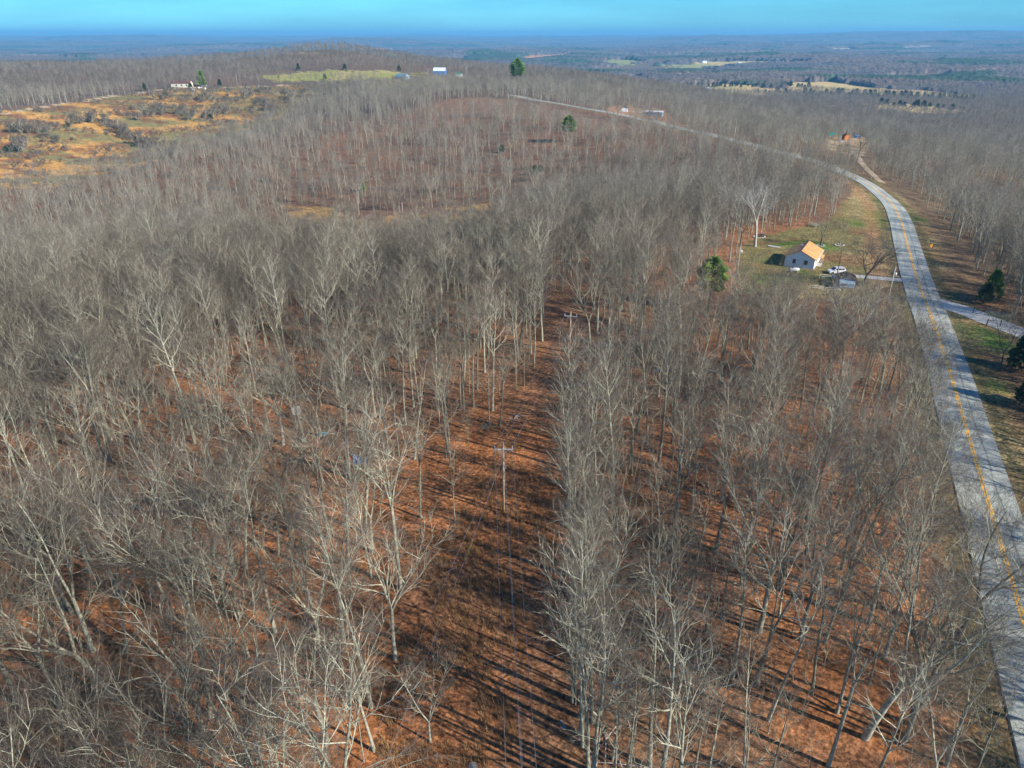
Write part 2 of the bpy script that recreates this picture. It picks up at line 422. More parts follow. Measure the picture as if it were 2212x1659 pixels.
def canopy_mat():
    m = bpy.data.materials.new('canopy'); m.use_nodes = True
    N, L = m.node_tree.nodes, m.node_tree.links; b = N['Principled BSDF']
    b.inputs['Roughness'].default_value = 1; b.inputs['Specular IOR Level'].default_value = 0
    at_ = N.new('ShaderNodeAttribute'); at_.attribute_name = 'cover'
    ge = N.new('ShaderNodeNewGeometry')
    n = N.new('ShaderNodeTexNoise'); n.inputs['Scale'].default_value = .05; n.inputs['Detail'].default_value = 4
    L.new(ge.outputs['Position'], n.inputs['Vector'])
    r = N.new('ShaderNodeMapRange'); r.inputs['From Min'].default_value = .3; r.inputs['From Max'].default_value = .7
    r.inputs['To Min'].default_value = .6; r.inputs['To Max'].default_value = 1.35; L.new(n.outputs[0], r.inputs[0])
    x = N.new('ShaderNodeMix'); x.data_type = 'RGBA'; x.blend_type = 'MULTIPLY'; x.inputs['Factor'].default_value = 1
    L.new(at_.outputs['Color'], x.inputs['A']); L.new(r.outputs[0], x.inputs['B']); L.new(x.outputs['Result'], b.inputs['Base Color'])
    return m
M['canopy'] = canopy_mat()

# ------------------------------------------------------------------ ground sheet
def masks(X, Y, Z):
    U, V, F = proj(X, Y, Z)
    ok = F > 5
    return U, V, ok
def cover(X, Y, Z):
    U, V, ok = masks(X, Y, Z)
    r = np.hypot(X, Y)
    n1 = fbm(X / 9, Y / 9, 3, 1); n2 = fbm(X / 35, Y / 35, 3, 2); n3 = fbm(X / 3, Y / 3, 2, 8)
    def C(*c): return np.array(c, float)
    def mix(a, b, t): return a + (b - a) * t[..., None]
    litter = mix(C(.32,.13,.05) + 0 * X[..., None], C(.20,.105,.055), sstep(.35, .65, n2))
    litter = mix(litter, C(.16,.085,.05), sstep(.58, .75, n1) * .6)
    litter = mix(litter, C(.115,.10,.08), sstep(420, 800, r) * .8)
    # duller litter further off and on the right of the road
    litter = mix(litter, C(.155,.10,.066), sstep(110, 350, r) * .85 * (1 - sstep(420, 800, r)))
    east_ = X > np.interp(Y, [0, 60, 120, 200, 300], [45, 58, 83, 113, 155])
    litter = mix(litter, C(.135,.105,.06), (east_ * .65) * (.6 + .4 * n1))
    col = litter
    rd = distline(X, Y, ROAD)
    grass = mix(C(.165,.135,.055) + 0 * X[..., None], C(.28,.215,.10), sstep(.4, .62, n2))
    grass = mix(grass, C(.19,.10,.05), sstep(.55, .75, n1) * .7)
    gcol = mix(grass, C(.11,.15,.035), sstep(.63, .78, fbm(X / 14, Y / 14, 2, 15)))
    def put(poly, c, soft=None):
        nonlocal col
        w = (inpoly(U + (n1 - .5) * 26, V + (n3 - .5) * 10, poly) & ok).astype(float)
        col = mix(col, c, w)
    put(LAWN, gcol); put(EASTY, gcol)
    verge = (1 - sstep(6.5, 10.5, rd + (n1 - .5) * 5)) * (r < 900)
    col = mix(col, mix(gcol, C(.19,.12,.055) + 0 * X[..., None], sstep(.3, .6, n1) * .8), verge * .85)
    ditch = (1 - sstep(.4, 1.4, np.abs(rd - 5.2) + (n3 - .5))) * (r < 400)
    col = mix(col, C(.09,.085,.04), ditch * .6)
    soil = (1 - sstep(1.0, 2.6, np.abs(rd - 9.5) + (n1 - .5) * 3)) * (X < np.interp(Y, [0, 60, 120, 200, 300], [50, 58, 83, 113, 150])) * (r < 400)
    col = mix(col, C(.32,.17,.085), soil * .55)
    gold = mix(C(.47,.255,.075) + 0 * X[..., None], C(.19,.165,.07), sstep(.46, .62, fbm(X / 40, Y / 17, 5, 21) - .06 + .17 * sstep(560, 740, Y)))
    gold = mix(gold, C(.17,.075,.045), sstep(.53, .6, fbm(X / 14, Y / 9, 4, 31)) * .8)
    gold = mix(gold, C(.15,.125,.06), sstep(700, 860, Y) * sstep(.3, .6, n2) * .8)
    put(FIELD_L, gold)
    put(FIELD_2, mix(C(.25,.25,.07) + 0 * X[..., None], C(.34,.28,.11), sstep(.4, .65, n2)))
    put(FIELD_3, C(.20,.125,.08) + 0 * X[..., None])
    put(STRIP, mix(C(.36,.22,.08) + 0 * X[..., None], litter, sstep(.45, .6, n1)))
    put(CAMP, mix(C(.36,.26,.16) + 0 * X[..., None], gcol, sstep(.45, .6, n1)))
    put(YARD, C(.30,.17,.09) + 0 * X[..., None]); put(HOMEY, gcol)
    for poly, k in FARF:
        c = [C(.50,.36,.15), C(.28,.28,.09), C(.50,.24,.11), C(.42,.33,.25)][k] + 0 * X[..., None]
        put(poly, mix(c, C(.25,.25,.09), sstep(.45, .7, fbm(X / 160, Y / 160, 2, 3)) * (.5 if k != 2 else 0)))
    # dirt track along the crest of the left field
    td = distline(X, Y, TRACK)
    col = mix(col, C(.50,.38,.24), (1 - sstep(1.5, 3.5, td)))
    return np.clip(col, 0, 1)
TRACK = [at(u, v)[:2] for u, v in [(-120,262),(0,247),(120,227),(240,208),(330,196),(400,190),(480,190)]]
TRACK += [at(u, v)[:2] for u, v in [(560,187),(640,183),(720,180),(780,178)]]
def colour_attr(me, C):
    a = me.color_attributes.new('cover', 'FLOAT_COLOR', 'POINT')
    d = np.ones((C.shape[0], 4), np.float32); d[:, :3] = C
    a.data.foreach_set('color', d.ravel())
def grid_mesh(name, X, Y, Z, C, m, keep=None, smooth=True):
    nr_, nc_ = X.shape
    co = np.stack([X, Y, Z], -1).reshape(-1, 3)
    i = np.arange(nr_ - 1)[:, None] * nc_ + np.arange(nc_ - 1)[None]
    q = np.stack([i, i + 1, i + nc_ + 1, i + nc_], -1).reshape(-1, 4)[:, ::-1]
    if keep is not None: q = q[keep.reshape(-1)]
    me = bpy.data.meshes.new(name)
    me.vertices.add(len(co)); me.vertices.foreach_set('co', co.astype(np.float32).ravel())
    me.loops.add(len(q) * 4); me.loops.foreach_set('vertex_index', q.astype(np.int32).ravel())
    me.polygons.add(len(q)); me.polygons.foreach_set('loop_start', np.arange(0, len(q) * 4, 4, dtype=np.int32))
    me.update(calc_edges=True)
    if smooth: me.polygons.foreach_set('use_smooth', np.ones(len(q), bool))
    colour_attr(me, C.reshape(-1, 3)); me.materials.append(m)
    return me
rr_ = [4.0]
while rr_[-1] < 46000:
    r = rr_[-1]
    rr_.append(r + (1.5 if r < 300 else max(1.5, (r - 300) * .012 + 1.5 + (r > 2500) * r * .006)))
rr_ = np.array(rr_)
az_ = np.radians(np.linspace(-62, 62, 620))
RR, AZ = np.meshgrid(rr_, az_, indexing='ij')
GX = RR * np.sin(AZ); GY = RR * np.cos(AZ) - 50
GZ = hgt(GX, GY)
gme = grid_mesh('ground', GX, GY, GZ, cover(GX, GY, GZ), M['ground'])
g = link('ground', gme); tag(g, kind='structure')

def ribbon(name, path, offs, dz, m, parent=None, uvs=True, wiggle=0):
    P = np.array(path); T = np.gradient(P, axis=0); T /= np.linalg.norm(T, axis=1)[:, None]
    Nn = np.stack([T[:, 1], -T[:, 0]], 1)
    S = np.append(0, np.cumsum(np.linalg.norm(np.diff(P, axis=0), axis=1)))
    nco = len(offs); O = np.tile(np.array(offs, float), (len(P), 1))
    if wiggle:
        O[:, 0] += (fbm(S / 6, S * 0, 2, 3) - .5) * wiggle; O[:, -1] += (fbm(S / 6, S * 0 + 5, 2, 5) - .5) * wiggle
    XY = P[:, None] + Nn[:, None] * O[..., None]
    base = hgt(P[:, 0], P[:, 1])
    hz = np.maximum(hgt(XY[..., 0], XY[..., 1]), base[:, None] - 5) 
    Z = hz + np.array(dz)[None]
    co = np.concatenate([XY, Z[..., None]], -1).reshape(-1, 3)
    i = np.arange(len(P) - 1)[:, None] * nco + np.arange(nco - 1)[None]
    q = np.stack([i, i + nco, i + nco + 1, i + 1], -1).reshape(-1, 4)[:, ::-1]
    me = bpy.data.meshes.new(name); me.from_pydata(co.tolist(), [], q.tolist())
    me.materials.append(m)
    uvl = me.uv_layers.new(name='UVMap'); uvd = np.stack([O, np.tile(S[:, None], (1, nco))], -1).reshape(-1, 2)
    li = np.zeros(len(me.loops), np.int32); me.loops.foreach_get('vertex_index', li)
    uvl.data.foreach_set('uv', uvd[li].astype(np.float32).ravel())
    me.update()
    return link(name, me, parent)
NR = len(ROAD)
road = ribbon('road', ROAD, [-3.9,-3.7,-2,0,2,3.7,3.9], [-.25,.16,.2,.24,.2,.16,-.25], M['asphalt']); tag(road, kind='structure')
for k, o in enumerate((-.17, .17)):
    l = ribbon('centre_line', ROAD[:int(NR * .62)], [o - .09, o + .09], [.25, .25], M['yellow'], road)
d = ribbon('gravel_drive', EAST, [-3.4,-1,1,3.4], [.06,.12,.12,.06], M['gravel'], wiggle=1.2); tag(d, kind='structure')
d = ribbon('driveway', WEST, [-1.5,0,1.5], [.06,.1,.06], M['gravel'], wiggle=.8); tag(d, kind='structure')
SPUR = smooth_path([at(u, v)[:2] for u, v in [(1905,395),(1880,372),(1862,352),(1850,335),(1830,325)]], 2)
d = ribbon('dirt_track', SPUR, [-1.6,0,1.6], [.06,.1,.06], mat('track_dirt', (.42,.31,.19), var=.3), wiggle=1); tag(d, kind='structure')
LOOPD = smooth_path([at(u, v)[:2] for u, v in [(1335,240),(1360,241),(1385,243),(1405,247)]], 2)
d = ribbon('gravel_path', LOOPD, [-1.6,0,1.6], [.1,.15,.1], M['gravel'], wiggle=1); tag(d, kind='structure')

# ------------------------------------------------------------------ far woods as a raised sheet of crowns
def evergreen_mask(X, Y):
    return sstep(.60, .68, fbm(X / 380, Y / 300, 4, 40))
rr2 = [1950.0]
while rr2[-1] < 45000: rr2.append(rr2[-1] * 1.0078)
rr2 = np.array(rr2); az2 = np.radians(np.linspace(-44, 44, 1050))
RR, AZ = np.meshgrid(rr2, az2, indexing='ij')
X = RR * np.sin(AZ); Y = RR * np.cos(AZ); Z = hgt(X, Y)
U, V, ok = masks(X, Y, Z)
field = np.zeros(X.shape, bool)
for poly, k in FARF: field |= inpoly(U + (fbm(X / 60, Y / 60, 2, 2) - .5) * 14, V + (fbm(X / 90, Y / 90, 2, 7) - .5) * 2, poly)
rf = fbm(X / 700, Y / 500, 3, 55)
rfield = (rf > .63) & (RR < 14000)
field |= rfield
ev = evergreen_mask(X, Y)
ht = 12 + 5 * (nrg.random(X.shape) - .5) + 6 * (fbm(X / 25, Y / 60, 2, 3) - .5) + ev * 5
near = sstep(1900, 2300, RR)
ZC = Z + np.where(field, -8, ht * near - 3 * (1 - near))
bare = np.array([.12,.11,.105]); gre = np.array([.05,.085,.05]); brn = np.array([.15,.12,.10])
t = fbm(X / 300, Y / 200, 3, 12)[..., None]
CC = bare + (brn - bare) * sstep(.35, .65, t)
CC = CC + (gre - CC) * (ev * .9)[..., None]
CC = CC * (.7 + .6 * nrg.random(X.shape))[..., None]
fw = link('far_woods', grid_mesh('far_woods', X, Y, ZC, CC, M['canopy'], smooth=False))
tag(fw, 'bare grey woods with dark evergreen patches covering the distant lowland', 'woods', kind='stuff')

# ------------------------------------------------------------------ trees: generator
def grow_tree(seed, H=18., r0=.24, fork=.5, spread=1.0, clear=.42, nl=13, twigs=1.0, gnarl=1.0, lod=0, lean=0.0):
    """returns two MB: trunk with leaders, crown of limbs and twigs"""
    rg = random.Random(seed); r0 *= .82
    T, Cn = MB(), MB()
    def perp(d):
        a = Vector((rg.gauss(0, 1), rg.gauss(0, 1), rg.gauss(0, 1)))
        a -= d * a.dot(d)
        return a.normalized()
    def path(p, d, L, n, wob, up):
        pts = [p.copy()]; d = d.normalized()
        for k in range(n):
            d = (d + perp(d) * wob * gnarl + Vector((0, 0, up))).normalized()
            p = p + d * (L / n); pts.append(p.copy())
        return pts, d
    def spike(p, d, L, r):
        # thin three-sided twig
        a = perp(d); b = d.cross(a); e = p + d * L
        n = len(Cn.v)
        Cn.v.extend([tuple(p + a * r), tuple(p - a * r * .5 + b * r * .87), tuple(p - a * r * .5 - b * r * .87), tuple(e)])
        Cn.f.extend([(n, n + 1, n + 3), (n + 1, n + 2, n + 3), (n + 2, n, n + 3)])
    rtw = [.0065, .016, .055][lod]
    ntw = [1.0, .3, .36][lod] * twigs
    def twig(p, d, L):
        d = (d + Vector((0, 0, .25))).normalized()
        spike(p, d, L, rtw * 1.15)
        if lod < 2:
            for k in range(2 if lod == 0 else 1):
                t = rg.uniform(.25, .85)
                spike(p + d * L * t, (d + perp(d) * rg.uniform(.5, .9)).normalized(), L * rg.uniform(.35, .6), rtw * .8)
    def branch(p, d, L, r, lvl):
        n = (5, 4, 3)[lvl - 1] if lod < 2 else 3
        if lvl == 3: n = 2
        pts, dd = path(p, d, L, n, (.13, .18, .2)[lvl - 1], (.07, .07, .05)[lvl - 1])
        rads = [max(r * (1 - .84 * k / n), rtw * .8) for k in range(n + 1)]
        if not (lod == 2 and lvl > 1):
            f0 = len(Cn.f)
            Cn.tube(pts, rads, [5, 4, 3][min(2, lvl - 1 + lod)], caps=False)
            if lvl < 3: Cn.limbs.append((f0, len(Cn.f)))
        if lvl == 1:
            nb = max(3, int(L * (1.75, 1.3, .75)[lod]))
            for k in range(nb):
                t = .18 + .8 * (k + rg.random()) / nb; i = min(n - 1, int(t * n)); f = t * n - i
                q = pts[i].lerp(pts[i + 1], f); dv = (pts[i + 1] - pts[i]).normalized()
                branch(q, (dv + perp(dv) * rg.uniform(.45, .95)).normalized(), max(1.2, L * (.58 - .28 * t) * rg.uniform(.7, 1.25)), max((.019, .036, .06)[lod], r * (.55 - .25 * t)), 2)
        elif lvl == 2 and lod == 0:
            for k in range(max(2, int(L * 1.5))):
                t = rg.uniform(.2, 1); i = min(n - 1, int(t * n)); dv = (pts[i + 1] - pts[i]).normalized()
                branch(pts[i].lerp(pts[i + 1], t * n - i), (dv + perp(dv) * rg.uniform(.4, .9)).normalized(), L * rg.uniform(.3, .55), max(.0135, r * .5), 3)
        if lvl >= 2:
            for k in range(max(1, int((13 if lod else (3 if lvl == 2 else 2.6)) * (ntw if lod else twigs) + rg.random()))):
                t = rg.uniform(.3, 1); i = min(n - 1, int(t * n)); dv = (pts[i + 1] - pts[i]).normalized()
                twig(pts[i].lerp(pts[i + 1], t * n - i), (dv + perp(dv) * rg.uniform(.3, .75)).normalized(), rg.uniform(.6, 1.35) * (1 if lod < 2 else 1.5))
    ns = [7, 5, 4][lod]; sides = [7, 5, 4][lod]
    d0 = Vector((lean, rg.uniform(-.04, .04), 1)).normalized()
    stems = []
    forkh = H * rg.uniform(clear * .75, clear * 1.15)
    if rg.random() < fork:
        n = max(2, int(ns * .5))
        pts, dd = path(Vector((0, 0, -.4)), d0, forkh + .4, n, .035, .01)
        rads = [r0 * (1.25 if k == 0 else 1) * (1 - .28 * k / n) for k in range(n + 1)]
        T.tube(pts, rads, sides, caps=False)
        k_ = rg.choice([2, 2, 3]); a0 = rg.uniform(0, 6.28)
        for j in range(k_):
            a = a0 + j * 6.28 / k_ + rg.uniform(-.3, .3)
            o = Vector((math.cos(a), math.sin(a), 0)) * rg.uniform(.22, .42) * spread
            p2, d2 = path(pts[-1] - dd * .15, (dd + o).normalized(), (H - forkh) * rg.uniform(.8, 1.0), ns, .07, .03)
            r2 = [rads[-1] * .78 * (1 - .85 * k / ns) for k in range(ns + 1)]
            T.tube(p2, r2, max(4, sides - 1), caps=False)
            stems.append((p2, r2, .12, nl // k_ + 2))
    else:
        pts, dd = path(Vector((0, 0, -.4)), d0, H + .4, ns, .04, .015)
        rads = [r0 * (1.25 if k == 0 else 1) * (1 - .9 * k / ns) for k in range(ns + 1)]
        T.tube(pts, rads, sides, caps=False)
        stems.append((pts, rads, clear, nl))
    for p2, r2, lo, cnt in stems:
        n = len(p2) - 1
        if lod == 2: cnt = max(3, int(cnt * .7))
        a = rg.uniform(0, 6.28)
        for k in range(cnt):
            t = lo + (1 - lo) * ((k + rg.uniform(0, .9)) / cnt) ** .85
            t = min(t, .985); i = min(n - 1, int(t * n)); f = t * n - i
            q = p2[i].lerp(p2[i + 1], f); r = r2[i] * (1 - f) + r2[i + 1] * f
            a += 2.4 + rg.uniform(-.5, .5)
            rise = rg.uniform(.6, 1.6)
            dv = Vector((math.cos(a), math.sin(a), rise)).normalized()
            tt = (t - lo) / (1 - lo)
            L = H * (.40 - .22 * tt) * spread * rg.uniform(.6, 1.15)
            branch(q, dv, L, max(min(r * .58, .014 * L + .02), rtw * 2.4), 1)
    return T, Cn

VAR = []        # near variants: (trunk mesh, crown mesh, description, height)
specs = [dict(H=19, r0=.26, fork=.0, spread=.75, clear=.36, nl=15), dict(H=20, r0=.29, fork=1, spread=.9, clear=.42, nl=15),
         dict(H=17, r0=.22, fork=.0, spread=.7, clear=.5, nl=12), dict(H=16, r0=.3, fork=1, spread=1.25, clear=.3, nl=15, gnarl=1.3),
         dict(H=18, r0=.24, fork=1, spread=.8, clear=.5, nl=13), dict(H=14, r0=.17, fork=0, spread=.7, clear=.42, nl=11),
         dict(H=19, r0=.33, fork=1, spread=1.15, clear=.35, nl=16, gnarl=1.2), dict(H=15, r0=.19, fork=1, spread=.75, clear=.45, nl=11),
         dict(H=21, r0=.28, fork=0, spread=.85, clear=.5, nl=15), dict(H=12, r0=.14, fork=0, spread=.7, clear=.35, nl=10),
         dict(H=17, r0=.25, fork=1, spread=1.0, clear=.4, nl=14, lean=.08), dict(H=16, r0=.2, fork=0, spread=.85, clear=.38, nl=13, gnarl=1.3)]
words = ['tall straight-trunked', 'tall forked', 'slender single-stemmed', 'broad low-forked', 'high-forked', 'small slim',
         'stout wide-crowned', 'thin forked', 'very tall narrow-crowned', 'short thin', 'slightly leaning forked', 'crooked-limbed']
def mesh_fast(mb, name, mat_, smooth=True):
    me = bpy.data.meshes.new(name); me.from_pydata(mb.v, [], mb.f)
    me.materials.append(mat_); me.update()
    if smooth: me.polygons.foreach_set('use_smooth', np.ones(len(me.polygons), bool))
    if mb.limbs:
        me.materials.append(M['pale_bark'] if mat_ == M['pale_bark'] else M['dark_bark'] if mat_ == M['dark_twig'] else M['limb'])
        idx = np.zeros(len(me.polygons), np.int32)
        for a, b in mb.limbs: idx[a:b] = 1
        me.polygons.foreach_set('material_index', idx)
    return me
def joined(T, Cn, name, mt, mc):
    me = bpy.data.meshes.new(name); n = len(T.v)
    me.from_pydata(T.v + Cn.v, [], T.f + [tuple(i + n for i in f) for f in Cn.f])
    me.materials.append(mt); me.materials.append(mc)
    idx = np.zeros(len(me.polygons), np.int32); idx[len(T.f):] = 1
    me.materials.append(M['limb'] if mc == M['twig'] else M['far_limb'])
    for a, b in Cn.limbs: idx[len(T.f) + a:len(T.f) + b] = 2
    me.polygons.foreach_set('material_index', idx); me.update()
    me.polygons.foreach_set('use_smooth', np.ones(len(me.polygons), bool))
    return me
src = bpy.data.collections.new('tree_sources')
nsrc = 0
def add_src(me):
    global nsrc
    o = bpy.data.objects.new('source_%03d' % nsrc, me); src.objects.link(o); nsrc += 1
def near_src(): pass
for i, s in enumerate(specs):
    T, Cn = grow_tree(100 + i, **s)
    VAR.append((mesh_fast(T, 'trunk', M['bark']), mesh_fast(Cn, 'crown', M['twig']), words[i], s['H']))
    add_src(joined(T, Cn, 'tree_near', M['bark'], M['twig']))
NEARN = nsrc
for i in range(8):
    s = dict(specs[i]); s['lod'] = 1
    T, Cn = grow_tree(300 + i, **s); add_src(joined(T, Cn, 'tree_mid', M['bark'], M['far_twig']))
MIDN = nsrc
for i in range(6):
    s = dict(specs[i]); s['lod'] = 2
    T, Cn = grow_tree(400 + i, **s); add_src(joined(T, Cn, 'tree_far', M['far_twig'], M['far_twig']))
FARN = nsrc
# saplings and brush
SAP0 = nsrc
for i in range(5):
    T, Cn = grow_tree(500 + i, H=[6, 8, 9.5, 5, 7][i], r0=[.05, .07, .09, .05, .06][i], fork=.3, spread=.8, clear=.3, nl=8, twigs=.6)
    add_src(joined(T, Cn, 'sapling', M['bark'], M['twig']))
SAPN = nsrc

# ------------------------------------------------------------------ scatter
def scatter(r0, r1, s0, seed, azlim=41):
    rg = np.random.default_rng(seed)
    xm = r1 * .95
    xs = np.arange(-xm, xm, s0); ys = np.arange(-45, r1, s0)
    X, Y = np.meshgrid(xs, ys); X = X.ravel() + (rg.random(X.size) - .5) * s0 * .95; Y = Y.ravel() + (rg.random(Y.size) - .5) * s0 * .95
    r = np.hypot(X, Y)
    fr = (Y * _cp + 58 * _sp)
    k = (r >= r0) & (r < r1) & (Y > 18) & (np.abs(X) < fr * .76 + 8 + 32 * (X > 0))
    return X[k], Y[k], rg
def allowed(X, Y, rg):
    Z = hgt(X, Y)
    U, V, ok = masks(X, Y, Z)
    k = np.ones(X.shape, bool)
    rd = distline(X, Y, ROAD)
    east = X > np.interp(Y, [0, 60, 120, 200, 300], [45, 58, 83, 113, 155])
    k &= (rd > 4.6) & ((Y > 330) | (rd > 6.3)) & ((Y > 150) | (rd > 8.2))
    k &= (Y > 330) | (rd > np.where(east, 12 + 5 * fbm(X / 15, Y / 15, 2, 3), 6.3))
    k &= ~((distline(X, Y, EAST) < 6)); k &= distline(X, Y, SPUR) < 1e8
    k &= distline(X, Y, SPUR) > 3.5
    k &= ~inpoly(X, Y, CORR)
    jit = 6
    for p, pr in ((LAWN, 0), (FIELD_L, .0), (FIELD_2, 0), (FIELD_3, .03), (STRIP, .22), (CAMP, 0), (YARD, 0), (HOMEY, .06), (EASTY, .12)):
        w = inpoly(U + (rg.random(X.size) - .5) * jit, V, p)
        k &= ~(w & (rg.random(X.size) > pr))
    k &= ~inpoly(U, V, [(1492,630),(1570,630),(1560,745),(1498,745)])
    for p, _ in FARF: k &= ~inpoly(U, V, p)
    # thinner stands on the slope beyond the draw and in patches
    dens = .97 - .34 * sstep(.52, .66, fbm(X / 45, Y / 45, 2, 19)) * (np.hypot(X, Y) < 420)
    slope = inpoly(U, V, [(600,300),(760,260),(930,250),(1200,265),(1420,300),(1500,330),(1350,370),(1230,400),(1150,440),(900,460),(640,440)])
    dens = np.where(slope, .62, dens)
    dens = np.where(inpoly(U, V, [(560,470),(1120,455),(1130,500),(900,515),(560,520)]), .45, dens)
    glade = inpoly(U, V, [(430,880),(560,850),(700,860),(860,900),(1000,960),(980,1050),(900,1180),(760,1150),(600,1080),(480,1000)])
    dens = np.where(glade, .55, dens)
    bl = inpoly(U, V, [(380,1150),(560,1130),(860,1240),(870,1500),(700,1600),(420,1500)])
    dens = np.where(bl, .85, dens)
    dens = dens * np.where((X < 0) & (Y < 130), .74, .96)
    # the screen of trees below the lawn and above the house roofs stays low: handled by scale
    k &= rg.random(X.size) < dens
    # sight line to house, shed, road bend: keep the trees in front from covering them
    return k, Z, U, V
bands = [(0, 330, 4.35, 1), (330, 950, 6.6, 2), (950, 2350, 8.8, 3)]
TX, TY, TZ, TI, TS, TR = [], [], [], [], [], []
NEAR = None
for b_, (r0, r1, s0, seed) in enumerate(bands):
    X, Y, rg = scatter(r0, r1, s0, seed)
    k, Z, U, V = allowed(X, Y, rg)
    k &= distline(X, Y, [(5, 66), (11.2, 131)]) > 3.4
    X, Y, Z, U, V = X[k], Y[k], Z[k], U[k], V[k]
    if b_ == 0:
        ey = np.concatenate([np.arange(36, 128, 2.3), np.arange(37, 100, 4.5)]); ex = np.interp(ey, [36, 80, 108, 128], [6.0, 7.0, 10.6, 14.6])
        ex = ex + np.concatenate([rg.random(40) * 1.0, 2 + rg.random(len(ey) - 40) * 2]); ey = ey + rg.random(len(ey)) * 1.4
        q_ = ey < 106; ex = ex[q_]; ey = ey[q_]; ez = hgt(ex, ey); eu, ev_, _ = proj(ex, ey, ez)
        X, Y, Z, U, V = [np.concatenate(p) for p in ((X, ex), (Y, ey), (Z, ez), (U, eu), (V, ev_))]
    n = len(X)
    if b_ == 0:
        idx = rg.integers(0, NEARN, n)
        big = (X < -14) & (Y < 75); idx = np.where(big & (rg.random(n) < .55), rg.choice([1, 3, 6, 10], n), idx)
        edge = (X > 0) & (X < 24) & (Y < 115); idx = np.where(edge, rg.choice([0, 2, 5, 8, 9, 2, 5, 7], n), idx)
        el = (X <= 0) & (X > -24) & (Y > 55); idx = np.where(el & np.isin(idx, [3, 6, 10]), 4, idx)
        far = np.hypot(X, Y) > 230
        idx = np.where(far, NEARN + rg.integers(0, MIDN - NEARN, n), idx)
    elif b_ == 1: idx = NEARN + rg.integers(0, MIDN - NEARN, n)
    else: idx = MIDN + rg.integers(0, FARN - MIDN, n)
    sc = .78 + .34 * rg.random(n)
    sc *= .88 + .28 * fbm(X / 40, Y / 40, 2, 70)
    sc *= 1 - .27 * sstep(150, 340, np.hypot(X, Y))
    dip = inpoly(U, V, [(560,470),(1120,455),(1150,500),(1000,560),(700,580),(560,560)]); sc = np.where(dip, sc * .62, sc)
    front = inpoly(U, V, [(1770,318),(1890,330),(1890,375),(1770,360)]); sc = np.where(front, sc * .6, sc)
    # younger, lower wood in the strip just below the lawn
    low = inpoly(U, V, [(1560,610),(1975,650),(2000,760),(1975,850),(1800,800),(1560,740)])
    sc = np.where(low, sc * .42, sc); sc = np.where((X > 7) & (X < 15) & (Y > 98) & (Y < 131), sc * .55, sc)
    low2 = inpoly(U, V, [(1700,350),(1880,372),(1900,420),(1800,410)])
    sc = np.where(low2, sc * .8, sc)
    if b_ == 2: sc *= .9
    if b_ == 0: NEAR = (X, Y, Z, U, V, idx, sc, rg.random(n) * 6.28)
    else:
        TX.append(X); TY.append(Y); TZ.append(Z); TI.append(idx); TS.append(sc); TR.append(rg.random(n) * 6.28)
X, Y, Z, U, V, idx, sc, rot = NEAR
Ut, Vt, _ = proj(X, Y, Z + 11)
inframe = ((Ut > -30) & (Ut < 2242) & (Vt < 1690) & (Vt > 0)) | ((U > 0) & (U < 2212) & (V < 1659))
score = np.hypot(X, np.hypot(Y, 58)) / sc + np.where(inframe, 0, 1e6) + np.where(idx >= NEARN, 1e5, 0)
order = np.argsort(score)
single = order[:296]; rest = order[296:]
TX.append(X[rest]); TY.append(Y[rest]); TZ.append(Z[rest]); TI.append(idx[rest]); TS.append(sc[rest]); TR.append(rot[rest])

def gn_scatter(name, X, Y, Z, I, S, Rz):
    me = bpy.data.meshes.new(name)
    n = len(X); me.vertices.add(n)
    me.vertices.foreach_set('co', np.stack([X, Y, Z], 1).astype(np.float32).ravel())
    for nm, arr, ty in (('variant', I.astype(np.int32), 'INT'), ('size', S.astype(np.float32), 'FLOAT'), ('turn', Rz.astype(np.float32), 'FLOAT')):
        a = me.attributes.new(nm, ty, 'POINT'); a.data.foreach_set('value', arr)
    o = link(name, me)
    ng = bpy.data.node_groups.new(name, 'GeometryNodeTree')
    ng.interface.new_socket('Geometry', in_out='INPUT', socket_type='NodeSocketGeometry')
    ng.interface.new_socket('Geometry', in_out='OUTPUT', socket_type='NodeSocketGeometry')
    N, L = ng.nodes, ng.links
    gi = N.new('NodeGroupInput'); go = N.new('NodeGroupOutput')
    ci = N.new('GeometryNodeCollectionInfo'); ci.inputs['Collection'].default_value = src
    ci.inputs['Separate Children'].default_value = True; ci.inputs['Reset Children'].default_value = True
    ip = N.new('GeometryNodeInstanceOnPoints'); ip.inputs['Pick Instance'].default_value = True
    def attr(nm, ty):
        a = N.new('GeometryNodeInputNamedAttribute'); a.data_type = ty; a.inputs['Name'].default_value = nm; return a.outputs['Attribute']
    cx = N.new('ShaderNodeCombineXYZ'); L.new(attr('turn', 'FLOAT'), cx.inputs[2])
    L.new(gi.outputs[0], ip.inputs['Points']); L.new(ci.outputs[0], ip.inputs['Instance'])
    L.new(attr('variant', 'INT'), ip.inputs['Instance Index']); L.new(cx.outputs[0], ip.inputs['Rotation'])
    L.new(attr('size', 'FLOAT'), ip.inputs['Scale']); L.new(ip.outputs[0], go.inputs[0])
    md = o.modifiers.new('scatter', 'NODES'); md.node_group = ng
    return o
cat_ = lambda a: np.concatenate(a)
wd = gn_scatter('woods', cat_(TX), cat_(TY), cat_(TZ), cat_(TI), cat_(TS), cat_(TR))
tag(wd, 'bare winter woods covering the ridges behind the nearest trees', 'woods', kind='stuff')
print('woods instances', len(cat_(TX)))
